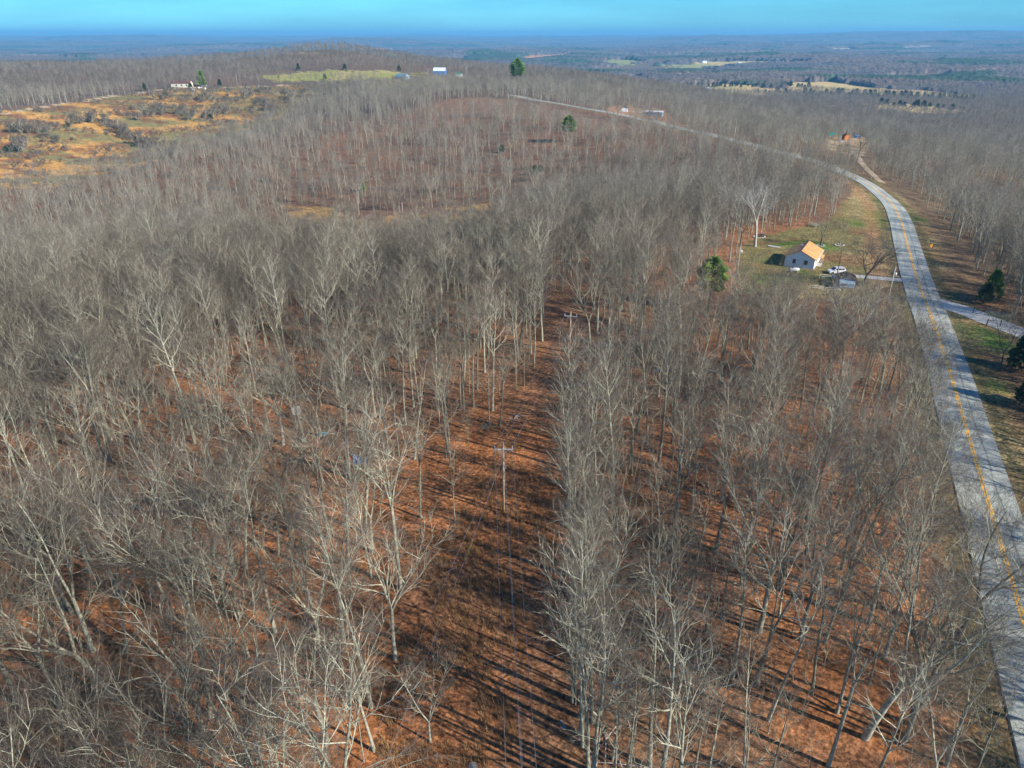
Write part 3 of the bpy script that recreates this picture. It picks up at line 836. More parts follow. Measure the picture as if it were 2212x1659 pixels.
# undergrowth
X, Y, rg = scatter(0, 430, 3.9, 9)
k, Z, U, V = allowed(X, Y, rg); k &= rg.random(len(X)) < np.where(X > np.interp(Y, [0, 60, 120, 200, 300], [45, 58, 83, 113, 155]), .95, .55)
k &= distline(X, Y, ROAD) > 10.5
X, Y, Z = X[k], Y[k], Z[k]; n = len(X)
ug = gn_scatter('undergrowth', X, Y, Z, SAP0 + rg.integers(0, SAPN - SAP0, n), .6 + .6 * rg.random(n), rg.random(n) * 6.28)
tag(ug, 'thin grey saplings and brush growing between the trees', 'undergrowth', kind='stuff')

gx_ = nrg.uniform(-14, 6, 5200); gy_ = 34 + 75 * nrg.random(5200) ** 1.4
kk = inpoly(gx_, gy_, CORR) & (fbm(gx_ / 6, gy_ / 6, 2, 33) + .22 * (gx_ < -2) > .64)
gm = MB(); rg_ = random.Random(3)
for q in range(16):
    a = rg_.uniform(0, 6.28); p = Vector((rg_.gauss(0, .12), rg_.gauss(0, .12), 0)); t_ = p + Vector((math.cos(a) * .22, math.sin(a) * .22, rg_.uniform(.3, .7)))
    w_ = Vector((-math.sin(a), math.cos(a), 0)) * .018
    gm.quad([p - w_, p + w_, t_])
add_src(mesh_fast(gm, 'tuft', mat('dry_grass', (.38,.22,.10), var=.4, objvar=.35), False))
gx_, gy_ = gx_[kk], gy_[kk]
tf = gn_scatter('dry_grass', gx_, gy_, hgt(gx_, gy_), np.full(len(gx_), nsrc - 1), .7 + .8 * nrg.random(len(gx_)), 6.28 * nrg.random(len(gx_)))
tag(tf, 'tan dry grass tufts among fallen leaves in the clearing', 'grass', kind='stuff')

rgf = np.random.default_rng(8)
fx_ = rgf.uniform(-700, 40, 60000); fy_ = rgf.uniform(400, 980, 60000)
fz_ = hgt(fx_, fy_); fu_, fv_, _ = proj(fx_, fy_, fz_)
kk = inpoly(fu_, fv_, FIELD_L) & (fu_ > -60) & (fbm(fx_ / 22, fy_ / 14, 4, 61) + .12 * rgf.random(len(fx_)) > .62)
T_, C_ = grow_tree(700, H=2.0, r0=.05, fork=1, spread=1.5, clear=.1, nl=10, lod=2, twigs=.8)
add_src(joined(T_, C_, 'scrub', M['far_twig'], M['far_twig']))
gm = MB()
for q in range(26):
    a = rg_.uniform(0, 6.28); p = Vector((rg_.gauss(0, .7), rg_.gauss(0, .5), 0)); t_ = p + Vector((math.cos(a) * .25, math.sin(a) * .25, rg_.uniform(.5, 1.1)))
    w_ = Vector((-math.sin(a), math.cos(a), 0)) * .12
    gm.quad([p - w_, p + w_, t_])
add_src(mesh_fast(gm, 'clump', mat('field_grass', (.40,.24,.10), var=.5, objvar=.5), False))
fx_, fy_, fz_ = fx_[kk], fy_[kk], fz_[kk]
fs = gn_scatter('field_scrub', fx_, fy_, fz_, np.where(rgf.random(len(fx_)) < .3, nsrc - 2, nsrc - 1), .5 + .7 * rgf.random(len(fx_)), 6.28 * rgf.random(len(fx_)))
tag(fs, 'low scrub and coarse grass clumps over the golden field', 'scrub', kind='stuff')
print('scrub', len(fx_))

# the 296 nearest trees, each a thing of its own
X, Y, Z, U, V, idx, sc, rot = NEAR
def tone(x, y): return 'pale-barked' if vnoise(np.array([x * .31]), np.array([y * .29]), 5)[0] > .5 else 'grey-barked'
def place(u, v, x, y):
    east = x > np.interp(y, [0, 60, 120, 200, 300], [45, 58, 83, 113, 155])
    if east: s = 'beyond the road'
    elif x > np.interp(y, [0, 60, 120, 200], [45, 58, 83, 113]) - 16: s = 'at left road edge'
    elif 0 < x < 16 + (y > 100) * 14: s = 'at right clearing edge'
    elif x > 0: s = 'between clearing and road' if u < 1700 else 'in wood near road'
    elif x > -22: s = 'at left clearing edge'
    elif u > 480: s = 'in open left wood'
    elif u > 200: s = 'well left of clearing'
    else: s = 'at far left'
    if v > 1650: t = 'cut by frame bottom'
    elif v > 1480: t = 'near photo bottom'
    elif v > 1320: t = 'far below near pole'
    elif v > 1180: t = 'just below near pole'
    elif v > 1040: t = 'level with pole base'
    elif v > 930: t = 'level with pole crossarm'
    else: t = 'beyond near pole'
    return s, t
labels = {}
todo = []
for j in single:
    i = int(idx[j]) % NEARN
    s, t = place(U[j], V[j], X[j], Y[j])
    sz = 'small ' if sc[j] < .8 else ''
    lb = '%s %s tree %s, %s' % (tone(X[j], Y[j]), words[i], s, t)
    if sz and 'small' not in lb: lb = sz + lb
    labels.setdefault(lb, []).append(j); todo.append((j, i, lb))
ordn = ['leftmost', 'second-from-left', 'third-from-left', 'fourth-from-left', 'fifth-from-left', 'sixth-from-left', 'seventh-from-left', 'eighth-from-left', 'ninth-from-left']
for lb, js in labels.items():
    if len(js) > 1: js.sort(key=lambda q: U[q])
for j, i, lb in todo:
    js = labels[lb]
    if len(js) > 1:
        kpos = js.index(j)
        lb2 = (ordn[kpos] if kpos < len(js) - 1 else 'rightmost') + ' ' + lb
    else: lb2 = lb
    e = empty('bare_tree', (X[j], Y[j], Z[j]), rot[j], lb2, 'tree', 'bare trees in the near woods')
    e.scale = (sc[j] * rnd.uniform(.9, 1.1), sc[j] * rnd.uniform(.9, 1.1), sc[j])
    e.rotation_euler = (R(rnd.gauss(0, 2.6)), R(rnd.gauss(0, 2.6)), rot[j])
    link('trunk', VAR[i][0], e); link('crown', VAR[i][1], e)

# ------------------------------------------------------------------ distinct bare trees
def custom_tree(name, u, v, label, mt, mc, group=None, xy=None, **kw):
    x, y, z = at(u, v) if xy is None else (*xy, h1(*xy))
    T, Cn = grow_tree(**kw)
    e = empty(name, (x, y, z), 0, label, 'tree', group)
    link('trunk', mesh_fast(T, 'trunk', mt), e); link('crown', mesh_fast(Cn, 'crown', mc), e)
    return e
custom_tree('bare_tree', 1862, 618, 'big dark spreading tree on the lawn between the shed and road pole', M['dark_bark'], M['dark_twig'], seed=7, H=12, r0=.42, fork=1, spread=1.55, clear=.32, nl=18, gnarl=1.5, lean=.12, twigs=1.3)
custom_tree('bare_tree', 1772, 530, 'dark garden tree in the left stone ring behind the orange-roofed house', M['dark_bark'], M['twig'], seed=8, H=8.5, r0=.28, fork=1, spread=1.5, clear=.3, nl=14, gnarl=1.6)
custom_tree('bare_tree', 1813, 529, 'small grey tree in the right stone ring behind the house', M['bark'], M['twig'], seed=9, H=7, r0=.16, fork=1, spread=1.5, clear=.3, nl=13, gnarl=1.6)
custom_tree('bare_tree', 1631, 532, 'tall white-limbed sycamore left of the orange-roofed house', M['pale_bark'], M['pale_bark'], seed=21, H=19, r0=.5, fork=1, spread=1.2, clear=.35, nl=12, gnarl=1.5, twigs=.35)
custom_tree('bare_tree', 1598, 533, 'dark-trunked tree left of the white-limbed sycamore by the lawn', M['dark_bark'], M['twig'], seed=12, H=13, r0=.3, fork=1, spread=1.2, clear=.3, nl=13, gnarl=1.3)
custom_tree('bare_tree', 1568, 512, 'bleached white tree at the wood edge beyond the lawn', M['pale_bark'], M['pale_bark'], seed=23, H=15, r0=.3, fork=1, spread=1.2, clear=.35, nl=11, gnarl=1.5, twigs=.3)
custom_tree('bare_tree', 1850, 352, 'lone dark tree in front of the tarp camp beside the track', M['dark_bark'], M['dark_twig'], seed=14, H=16, r0=.3, fork=1, spread=1.0, clear=.4, nl=12, lod=1)
custom_tree('bare_tree', 1960, 700, 'thin tree at the road verge below the road pole', M['bark'], M['twig'], seed=15, H=12, r0=.15, fork=0, spread=1.1, clear=.3, nl=11)
custom_tree('bare_tree', 2160, 800, 'crooked dark-limbed tree on the grass below the gravel drive', M['dark_bark'], M['twig'], seed=16, H=13, r0=.22, fork=1, spread=1.3, clear=.3, nl=13, gnarl=1.5)
custom_tree('bare_tree', 1660, 685, 'slim dark twin-stemmed tree below the lawn', M['dark_bark'], M['twig'], seed=17, H=10, r0=.15, fork=1, spread=.7, clear=.4, nl=8)
custom_tree('bare_tree', 1700, 690, 'bushy bare tree standing below the propane tank', M['bark'], M['twig'], seed=18, H=9, r0=.14, fork=1, spread=1.3, clear=.25, nl=13)
custom_tree('bare_tree', 530, 668, 'pale spreading oak in the wood at the middle left', M['pale_bark'], M['bark'], seed=19, H=15, r0=.32, fork=1, spread=1.3, clear=.3, nl=14, gnarl=1.4, lod=1)
custom_tree('bare_tree', 612, 960, 'pale gnarled oak beside the white panel', M['pale_bark'], M['bark'], seed=24, H=13, r0=.32, fork=1, spread=1.4, clear=.35, nl=15, gnarl=1.6, twigs=.5)
custom_tree('bare_tree', 1255, 1590, 'big pale-limbed oak at the right clearing edge near the bottom', M['bark'], M['twig'], seed=25, H=18, r0=.32, fork=1, spread=.8, clear=.35, nl=13, twigs=.6, gnarl=1.3)
custom_tree('bare_tree', 455, 1620, 'low broad-crowned pale tree near the bottom of the photo', M['limb'], M['twig'], seed=26, H=11, r0=.2, fork=1, spread=1.5, clear=.2, nl=17, gnarl=1.3)
custom_tree('bare_tree', 960, 1640, 'bushy fine-twigged tree at the bottom of the clearing', M['bark'], M['twig'], seed=27, H=10.5, r0=.15, fork=1, spread=1.15, clear=.25, nl=15, xy=(-7.5,44))
custom_tree('bare_tree', 2090, 1340, 'big dark leaning oak reaching over the road edge', M['dark_bark'], M['twig'], seed=28, H=19, r0=.4, fork=1, spread=1.25, clear=.3, nl=17, gnarl=1.2, lean=.22, xy=(47,56))

# ------------------------------------------------------------------ evergreens
def conifer(seed, H, W, cone=True, n=900, leaf=.35):
    rg = random.Random(seed); T, Cn = MB(), MB()
    T.tube([(0,0,-.3),(0,0,H*.5),(0,0,H*.95)], [H*.018+.04, H*.012+.03, .03], 6, caps=False)
    bl = [(rg.uniform(0, 6.28), rg.uniform(.25, 1)) for _ in range(9)]
    for k in range(n):
        t = rg.random() ** .8
        z = H * (.12 + .88 * t) if cone else H * (.38 + .62 * t)
        if cone: R_ = W * (1 - t) ** .75 + .15
        else: R_ = W * math.sin(math.pi * min(1, .15 + t * .85)) ** .7
        a = rg.uniform(0, 6.28)
        lump = .72 + .28 * math.sin(a * 3 + z * 1.7 + seed) * math.sin(a * 2 - z * 1.1)
        rad = R_ * lump * rg.uniform(.5, 1.0) ** .6
        p = Vector((math.cos(a) * rad, math.sin(a) * rad, z + rg.uniform(-.2, .2)))
        d = Vector((math.cos(a), math.sin(a), rg.uniform(-.3, .7))).normalized()
        for q in range(2):
            e = Vector((rg.gauss(0, 1), rg.gauss(0, 1), rg.gauss(0, 1))); e = (e - d * e.dot(d)).normalized()
            s_ = leaf * rg.uniform(.6, 1.3)
            n_ = len(Cn.v)
            Cn.v.extend([tuple(p - d * s_ * .3 + e * s_ * .3), tuple(p - d * s_ * .3 - e * s_ * .3), tuple(p + d * s_ + e * s_ * .12), tuple(p + d * s_ * .8 - e * s_ * .3)])
            Cn.f.extend([(n_, n_ + 1, n_ + 3), (n_, n_ + 3, n_ + 2)])
    for k in range(14 if not cone else 6):
        z = H * rg.uniform(.3, .9); a = rg.uniform(0, 6.28); L = W * rg.uniform(.4, .8)
        T.tube([(0, 0, z), (math.cos(a) * L, math.sin(a) * L, z + L * .3)], [.06, .02], 4, caps=False)
    return T, Cn
def evergreen(name, u, v, H, W, label, cone=True, m='needle', n=900, leaf=.35, group=None, seed=1, cat='tree'):
    x, y, z = at(u, v)
    T, Cn = conifer(seed, H, W, cone, n, leaf)
    e = empty(name, (x, y, z), 0, label, cat, group)
    link('trunk', mesh_fast(T, 'trunk', M['dark_bark'], False), e); link('crown', mesh_fast(Cn, 'crown', M[m], False), e)
    return e
evergreen('pine_tree', 1530, 672, 13, 4.0, 'bright green pine standing left of the lawn', cone=False, n=2400, leaf=.45, seed=3)
evergreen('pine_tree', 1228, 306, 16, 6.0, 'round green pine on the slope below the ridge road', cone=False, n=1500, leaf=.7, seed=4)
evergreen('pine_tree', 1117, 187, 31, 10.5, 'tall dark green pine on the skyline of the ridge', cone=False, n=1800, leaf=1.3, seed=5)
evergreen('pine_tree', 437, 187, 17, 6.2, 'green pine right of the cream house', cone=True, n=1300, leaf=1.1, seed=6)
evergreen('cedar_tree', 2138, 648, 7.5, 3.2, 'olive green cedar beside the gravel drive', cone=True, m='needle', n=1100, leaf=.4, seed=8)
evergreen('cedar_tree', 2125, 655, 5, 2.5, 'dark cedar below the olive cedar near the drive', cone=True, m='cedar', n=700, leaf=.4, seed=9)
evergreen('cedar_tree', 2220, 880, 7.5, 3.0, 'dark tall cedar right of the road at the photo edge', cone=True, m='cedar', n=1700, leaf=.45, seed=10)
small = [(475,185,7,3,'broad dark cedar right of the green pine'),(412,191,6,3,'dark round cedar beside the red car'),(313,196,9,2.6,'narrow dark cedar on the far left field crest'),
 (702,172,7,3.2,'dark cedar left in the upper green field'),(785,414,5,1.8,'small bright cedar among bare trees on the middle slope'),(1084,330,5,2.2,'dark cedar on the slope below the ridge field'),
 (745,648,5.5,1.8,'small green cedar hidden in the middle left wood'),(690,600,4.5,1.6,'little cedar under the bare trees left of centre'),(1155,378,5,2.2,'low cedar bush by the wires on the slope'),
 (1168,372,4,2.4,'wide low cedar right of the slope wires'),(930,488,4,1.6,'small cedar bush in the tan grass strip'),(1896,310,8,3,'green cedar right of the camp shelters'),
 (296,316,4,3,'dark round cedar in the gold field centre'),(15,330,5,4,'dark cedar clump at the left edge of the gold field'),(455,258,5,3.4,'dark cedar in the upper gold field'),
 (645,152,9,4,'dark cedar behind the upper green field left end'),(745,151,8,4,'dark cedar behind the upper green field middle'),(862,155,9,4,'dark cedar at the right end of the green field'),
 (2200,800,7,2.4,'dark cedar at the right photo edge above the road shade')]
for k, (u, v, H, W, lb) in enumerate(small):
    evergreen('cedar_tree', u, v, H, W, lb, cone=True, m='cedar' if k not in (4, 6, 11) else 'needle', n=420, leaf=.5 + .05 * H, seed=40 + k)
# cedars round the far tan fields: same look, too alike to tell apart
cT, cC = conifer(71, 9, 3.6, True, 160, 1.5); cTm, cCm = mesh_fast(cT, 'trunk', M['dark_bark'], False), mesh_fast(cC, 'crown', M['cedar'], False)
pr = random.Random(4)
rows = [(1440,1720,189,188,26,'dark cedar in the line behind the blue barn'),(1640,2110,200,214,40,'dark cedar in the line below the long tan field'),
        (1700,1760,188,192,6,'dark cedar at the left end of the long tan field'),(1900,2090,226,240,14,'dark cedar beside the lowest tan field'),
        (1480,1760,130,136,16,'dark cedar along the distant double fields'),(1240,1500,171,176,14,'dark cedar along the low hedgerow left of the barn')]
for u0, u1, v0, v1, n, lb in rows:
    for k in range(n):
        t = (k + pr.uniform(-.4, .4)) / n; u = u0 + (u1 - u0) * t; v = v0 + (v1 - v0) * t + pr.uniform(-2, 2)
        x, y, z = at(u, v)
        s_ = pr.uniform(.7, 1.4) * (1 if v > 150 else 1.6)
        q_ = ['left end', 'left part', 'middle', 'right part', 'right end'][min(4, int(t * 5))] if n > 8 else 'middle'
        lb_ = ('small ' if s_ < (1 if v > 150 else 1.6) else 'large ') + lb.replace('dark cedar ', 'dark cedar at the ' + q_ + ', ') 
        e = empty('cedar_tree', (x, y, z), pr.uniform(0, 6), lb_, 'tree', 'dark cedars far off')
        e.scale = (s_ * 1.2, s_ * 1.2, s_)
        link('trunk', cTm, e); link('crown', cCm, e)

# ------------------------------------------------------------------ shrubs in the gold field
shr = []
for i in range(5):
    T, Cn = grow_tree(600 + i, H=[4.5, 5.5, 6.5, 4, 7.5][i], r0=.12, fork=1, spread=1.7, clear=.1, nl=16, lod=2, twigs=1.6)
    shr.append((mesh_fast(T, 'stem', M['bark']), mesh_fast(Cn, 'crown', M['far_twig'])))
sp_rows = [([(20,290),(60,285),(100,290)],22,'in the brush clump at the left field edge'),([(150,272),(200,262),(240,272),(260,290)],34,'in the winding hedge of the left field'),
  ([(270,262),(330,250),(380,240),(410,255)],34,'in the thicket above the gold slope'),([(260,290),(300,315),(345,322)],26,'along the gully between gold patches'),
  ([(400,260),(460,250),(520,235)],26,'in the thicket below the crest'),([(480,215),(560,205),(620,215),(700,205),(740,200)],60,'in the brush band under the far crest'),
  ([(30,330),(60,320)],16,'in the lower left clump of the field'),([(560,230),(600,245),(580,262)],22,'at the right end of the gold field'),([(330,215),(420,212),(480,220)],14,'scattered below the cream house'),
  ([(320,330),(360,345),(400,330)],18,'at the bottom corner of the gold field')]
for pts, n, where in sp_rows:
    for k in range(n):
        t = pr.random() * (len(pts) - 1); i = int(t); f = t - i
        u = pts[i][0] * (1 - f) + pts[i + 1][0] * f + pr.uniform(-14, 14); v = pts[i][1] * (1 - f) + pts[i + 1][1] * f + pr.uniform(-5, 5)
        x, y, z = at(u, v)
        e = empty('shrub', (x, y, z), pr.uniform(0, 6), None)
        s_ = pr.uniform(.8, 1.5); tag(e, ('small' if s_ < 1.0 else 'large' if s_ > 1.28 else 'middling') + ' bare shrub ' + where + (', ' + ['far left', 'left', 'left of middle', 'middle', 'right of middle', 'right', 'far right'][min(6, int(7 * t / (len(pts) - 1)))] + ' part'), 'shrub', 'bare shrubs of the left field'); e.scale = (s_,) * 3
        a, b = shr[pr.randrange(5)]; link('stem', a, e); link('crown', b, e)

# ------------------------------------------------------------------ utility poles and wires
def pole(u, v, H, label, m='pole', arm=0, rz=0, r=.16, xy=None, trans=False, group='utility poles', detail=True):
    x, y, z = at(u, v) if xy is None else (*xy, h1(*xy))
    e = empty('utility_pole', (x, y, z), rz, label, 'pole', group)
    MB().tube([(0,0,-.3),(0,0,H)], [r * 1.15, r * .75], 8).build('shaft', M[m], e, True)
    if arm:
        MB().box(-arm, arm, -.2, -.07, H - .75, H - .60).build('crossarm', M['greypole'], e)
        MB().tube([(-.75,-.14,H-.72),(0,-.14,H-1.5)], .025, 4).tube([(.75,-.14,H-.72),(0,-.14,H-1.5)], .025, 4).build('brace', M['galv'], e)
        for px in (-arm + .12, 0, arm - .12):
            zb = H - .60 if px else H
            MB().tube([(px,-.13 if px else 0,zb),(px,-.13 if px else 0,zb+.12),(px,-.13 if px else 0,zb+.3),(px,-.13 if px else 0,zb+.42)], [.03,.1,.075,.04], 6).build('insulator', M['ceramic'], e, True)
        if detail:
            MB().tube([(.28,-.1,H-3.6),(.28,-.1,H-3.1)], .08, 6).tube([(.05,0,H-3.35),(.28,-.1,H-3.35)], .03, 4).build('cutout_fuse', M['galv'], e)
    elif detail:
        MB().tube([(0,-.18,H-.3),(0,-.18,H-.05)], [.08,.04], 6).build('insulator', M['ceramic'], e, True)
    if trans:
        MB().tube([(.38,0,H-2.4),(.38,0,H-1.5)], .24, 10).build('transformer', M['galv'], e, True)
    return e, (x, y, z)
def wire(a, b, label, sag=1.2, r=.013, group='overhead wires', m='wire', name='overhead_wire'):
    a = Vector(a); b = Vector(b); n = 16
    pts = []
    for k in range(n + 1):
        t = k / n; p = a.lerp(b, t); p.z -= sag * 4 * t * (1 - t); pts.append(p - a)
    o = MB().tube(pts, r, 4, caps=False).build(name, M[m]); o.location = a
    tag(o, label, 'wire', group); return o
e1, P1 = pole(1088, 1105, 10.6, 'nearest wooden utility pole with crossarm standing in the leaf-strewn clearing', arm=1.25)
e2, P2 = pole(1229, 785, 10.6, 'second utility pole with crossarm further up the clearing', arm=1.25, rz=-.25)
e3, P3 = pole(1316, 0, 11.5, 'third utility pole rising from trees where the clearing fades', 'greypole', xy=(26, 192), rz=-.25)
P0 = (2.0, -15.0, h1(2, -15)); 
e0, P0 = pole(0, 0, 10.6, 'utility pole of the clearing line standing behind the camera', arm=1.25, xy=(3.0, -22.0))
for k, (px, nm) in enumerate(((-1.13, 'left'), (0, 'middle'), (1.13, 'right'))):
    hz = 10.42 if px else 11.0
    wire((P0[0] + px, P0[1], P0[2] + hz), (P1[0] + px, P1[1] - .1, P1[2] + hz), nm + ' overhead wire from the near pole toward the camera', 1.3, r=.016)
    wire((P1[0] + px, P1[1] - .1, P1[2] + hz), (P2[0] + px, P2[1] - .1, P2[2] + hz), nm + ' overhead wire from the near pole to the second pole', .8, r=.012)
wire((P0[0] + .25, P0[1], P0[2] + 8.2), (P1[0] + .2, P1[1], P1[2] + 8.2), 'low neutral wire below the three wires toward the camera', 1.3, r=.016)
wire((P1[0] + .2, P1[1], P1[2] + 8.2), (P2[0] + .1, P2[1], P2[2] + 8.2), 'low neutral wire from the near pole to the second', .8)
wire((P2[0], P2[1], P2[2] + 10.8), (P3[0], P3[1], P3[2] + 11.2), 'wire from the second pole to the third pole', .8)
tp = at(700, 2050); 
wire((P1[0] - .15, P1[1], P1[2] + 9.4), (-15.5, 20, 7.5), 'upper tap wire slanting from the near pole to the lower left', .5, r=.015)
wire((P1[0] - .15, P1[1], P1[2] + 8.2), (-13.5, 20, 6.5), 'lower tap wire slanting from the near pole to the lower left', .5, r=.015)
ga = at(1005, 1215)
gy = empty('guy_wire', (ga[0], ga[1], ga[2]), 0, 'guy wire with yellow guard anchoring the near pole', 'guy wire')
top = Vector((P1[0] - ga[0], P1[1] - ga[1], P1[2] + 9.2 - ga[2]))
MB().tube([(0,0,0), top], .012, 4).build('strand', M['wire'], gy)
MB().tube([top * .01, top * .2], .035, 6).build('guard', M['guard'], gy)
pole(1086, 456, 12, 'pale leaning utility pole on the slope beyond the draw', 'greypole', r=.15)
pole(765, 512, 9, 'short pale utility pole in the draw at left', 'greypole', r=.15)
pole(870, 463, 6, 'short weathered post in the tan grass strip', 'greypole', r=.14)
eA, PA = pole(1590, 602, 9.2, 'pale utility pole with transformer at the left edge of the lawn', 'greypole', trans=True)
eB, PB = pole(1806, 602, 8.2, 'dark thin pole standing beside the white car', 'darkpole' if 'darkpole' in M else 'dark_bark', r=.11)
eC, PC = pole(1915, 658, 9.4, 'leaning wooden utility pole between the shed and the road', 'greypole', trans=True)
wire((PA[0], PA[1], PA[2] + 9), (PB[0], PB[1], PB[2] + 8), 'service wire from the lawn edge pole to the dark pole', .5)
wire((PB[0], PB[1], PB[2] + 8), (PC[0], PC[1], PC[2] + 9), 'service wire from the dark pole to the road pole', .4)
pole(1316, 640, 8, 'grey pole among the trees right of the clearing', 'greypole', xy=(31, 160))
pole(1378, 245, 13, 'white utility pole left of the long white mobile home', 'greypole', detail=False)
pole(1520, 195, 10, 'thin pale pole behind the blue barn', 'greypole', detail=False, r=.2)
pole(1583, 322, 12, 'pale utility pole beside the ridge road', 'greypole', detail=False)
pole(513, 184, 13, 'pale utility pole right of the green pine', 'greypole', detail=False, r=.2)
pole(1007, 165, 13, 'pale utility pole right of the blue-fronted house', 'greypole', detail=False, r=.22)
pole(925, 172, 13, 'pale utility pole left of the blue-fronted house', 'greypole', detail=False, r=.22)

# ------------------------------------------------------------------ houses
def gable(name, loc, rz, W, L, he, hr, label, wall, roof, cat='house', over=.4, wins=(), doors=(), trim=True, th=.12):
    e = empty(name, loc, rz, label, cat)
    w = W / 2
    MB().prism([(-w,-.6),(w,-.6),(w,he),(0,hr - .02),(-w,he)], 0, L).build('wall', M[wall], e)
    sl = (hr - he) / w
    rb = MB()
    for s in (-1, 1):
        rb.prism([(0, hr + .03), (s * (w + over), he - sl * over + .03), (s * (w + over), he - sl * over + .03 + th), (0, hr + .03 + th)], -over, L + over)
    rb.build('roof', M[roof], e)
    for (face, c, z0, ww, hh) in wins:
        f = MB(); p = MB(); t = .04
        def fr(b, d, grow, th_):
            a0, a1, q0, q1 = c - ww / 2 - grow, c + ww / 2 + grow, z0 - grow, z0 + hh + grow
            if face == 'front': b.box(a0, a1, -d, -d + th_, q0, q1)
            elif face == 'right': b.box(w + d - th_, w + d, a0, a1, q0, q1)
            else: b.box(-w - d, -w - d + th_, a0, a1, q0, q1)
        fr(f, .05, .09, .06); fr(p, .07, 0, .03)
        fo = f.build('window', M['white'] if wall != 'whitewall' or True else M['trim'], e); p.build('pane', M['glass'], fo)
    for (face, c, ww, hh, m_) in doors:
        b = MB()
        if face == 'front': b.box(c - ww/2, c + ww/2, -.06, .02, 0, hh)
        else: b.box(w - .02, w + .06, c - ww/2, c + ww/2, 0, hh)
        do = b.build('door', M[m_], e)
        hb = MB()
        if face == 'front': hb.box(c + ww/2 - .15, c + ww/2 - .08, -.12, -.06, hh*.45, hh*.5)
        else: hb.box(w + .06, w + .12, c + ww/2 - .15, c + ww/2 - .08, hh*.45, hh*.5)
        hb.build('handle', M['galv'], do)
    return e
# main house: near gable faces the camera
hx, hy, hz = at(1693, 575)      # near-left corner
ang = math.atan2(-.5, .866)     # gable wall direction
hc = (hx + math.cos(ang) * 3.9, hy + math.sin(ang) * 3.9)
hz = min(h1(*hc), hz)
H0 = gable('house', (hc[0], hc[1], hz), ang, 7.8, 11.5, 3.0, 4.9, 'white house with bright orange-tan gable roof on the lawn', 'whitewall', 'rust',
     wins=[('front', -1.4, 1.2, .8, 1.2), ('front', 1.6, 1.2, 1.0, 1.2), ('right', 2.4, 1.1, .9, 1.1), ('right', 9, 1.1, .9, 1.1)], doors=[('right', 5.6, 1.0, 2.1, 'trim')])
MB().tube([(0,-.35,5.02),(0,11.85,5.02)], .09, 5).build('ridge_cap', M['brownroof'], H0)
MB().box(-1.3,-.8,6.2,6.7,4.2,5.0).build('chimney', M['galv'], H0)
MB().tube([(-1.9,3.0,3.9),(-1.9,3.0,4.5)], .06, 6).build('vent_pipe', M['galv'], H0)
b = MB()
for k in range(5):
    zz = .45 + k * .5
    b.box(-3.9, 3.9, -.022, 0, zz, zz + .035)
b.build('siding_joint', M['trim'], H0)
for sgn in (-1, 1):
    for k in range(12):
        y_ = -.3 + k * 1.1
        MB().prism([(0, 5.07), (sgn * 4.28, 2.90 + .03), (sgn * 4.28, 2.97), (0, 5.11)], y_ - .03, y_ + .03).build('roof_seam', M['brownroof'] if k % 4 == 1 else M['rust'], H0)
MB().tube([(4.42,-.4,2.86),(4.42,11.9,2.86)], .07, 5).build('gutter', M['white'], H0)
for k, (x_, y_) in enumerate(((4.6,1.2),(4.8,2.6),(4.9,8.6),(5.0,9.8))): pass
b = MB(); b.box(3.9,5.2,3.6,7.2,-.2,.3); b.build('porch', M['stone'], H0)
for yy in (3.7, 7.1): MB().box(5.0,5.12,yy-.06,yy+.06,.3,2.6).build('porch_post', M['white'], H0)
MB().quad([(3.9,3.4,2.95),(5.4,3.4,2.6),(5.4,7.4,2.6),(3.9,7.4,2.95)]).quad([(3.9,3.4,3.03),(5.4,3.4,2.68),(5.4,7.4,2.68),(3.9,7.4,3.03)]).build('porch_roof', M['rust'], H0)
# shed
sx_, sy_, sz_ = at(1826, 622)
S0 = gable('shed', (sx_, sy_, sz_), -.32, 4.2, 4.6, 2.1, 2.9, 'small blue-walled shed with dark roof near the white car', 'bluewall', 'darkroof', cat='shed', over=.35,
     wins=[('right', 2.5, 1.0, .7, .8)], doors=[('right', 1.0, .8, 1.9, 'white')])
b = MB()
for px in (-1.7, 0, 1.7): b.tube([(px,-1.6,0),(px,-1.5,1.6),(px,-.05,2.0)], .05, 5)
for zz, yy in ((.8,-1.58),(1.6,-1.5)): b.tube([(-1.7,yy,zz),(1.7,yy,zz)], .04, 4)
b.build('lean_to_frame', M['white'], S0)
MB().quad([(-1.7,-1.45,1.62),(1.7,-1.45,1.62),(1.7,-.06,2.0),(-1.7,-.06,2.0)]).quad([(-1.7,-1.45,1.66),(1.7,-1.45,1.66),(1.7,-.06,2.04),(-1.7,-.06,2.04)]).build('glazing', mat('glazing', (.25,.4,.5), rough=.15), S0)
# dark bin beside the shed
bx_, by_, bz_ = at(1851, 616)
e = empty('bin', (bx_, by_, bz_), .2, 'black bin standing by the right wall of the shed', 'bin')
MB().tube([(0,0,0),(0,0,1.1)], [.3,.38], 10).build('body', M['black'], e); MB().tube([(0,0,1.1),(0,0,1.2)], [.42,.36], 10).build('lid', M['black'], e)
# propane tank
tx_, ty_, tz_ = at(1715, 588)
e = empty('propane_tank', (tx_, ty_, tz_), .05, 'white propane tank lying on the grass in front of the house', 'gas tank')
MB().tube([(-1.45,0,.75),(-1.35,0,.75),(-1.15,0,.75),(1.15,0,.75),(1.35,0,.75),(1.45,0,.75)], [.1,.32,.46,.46,.32,.1], 14).build('vessel', M['white'], e, True)
MB().tube([(0,0,1.18),(0,0,1.38)], .2, 8).build('dome_lid', M['white'], e)
for s in (-.8, .8): MB().box(s-.1, s+.1, -.4, .4, 0, .36).build('foot', M['stone'], e)
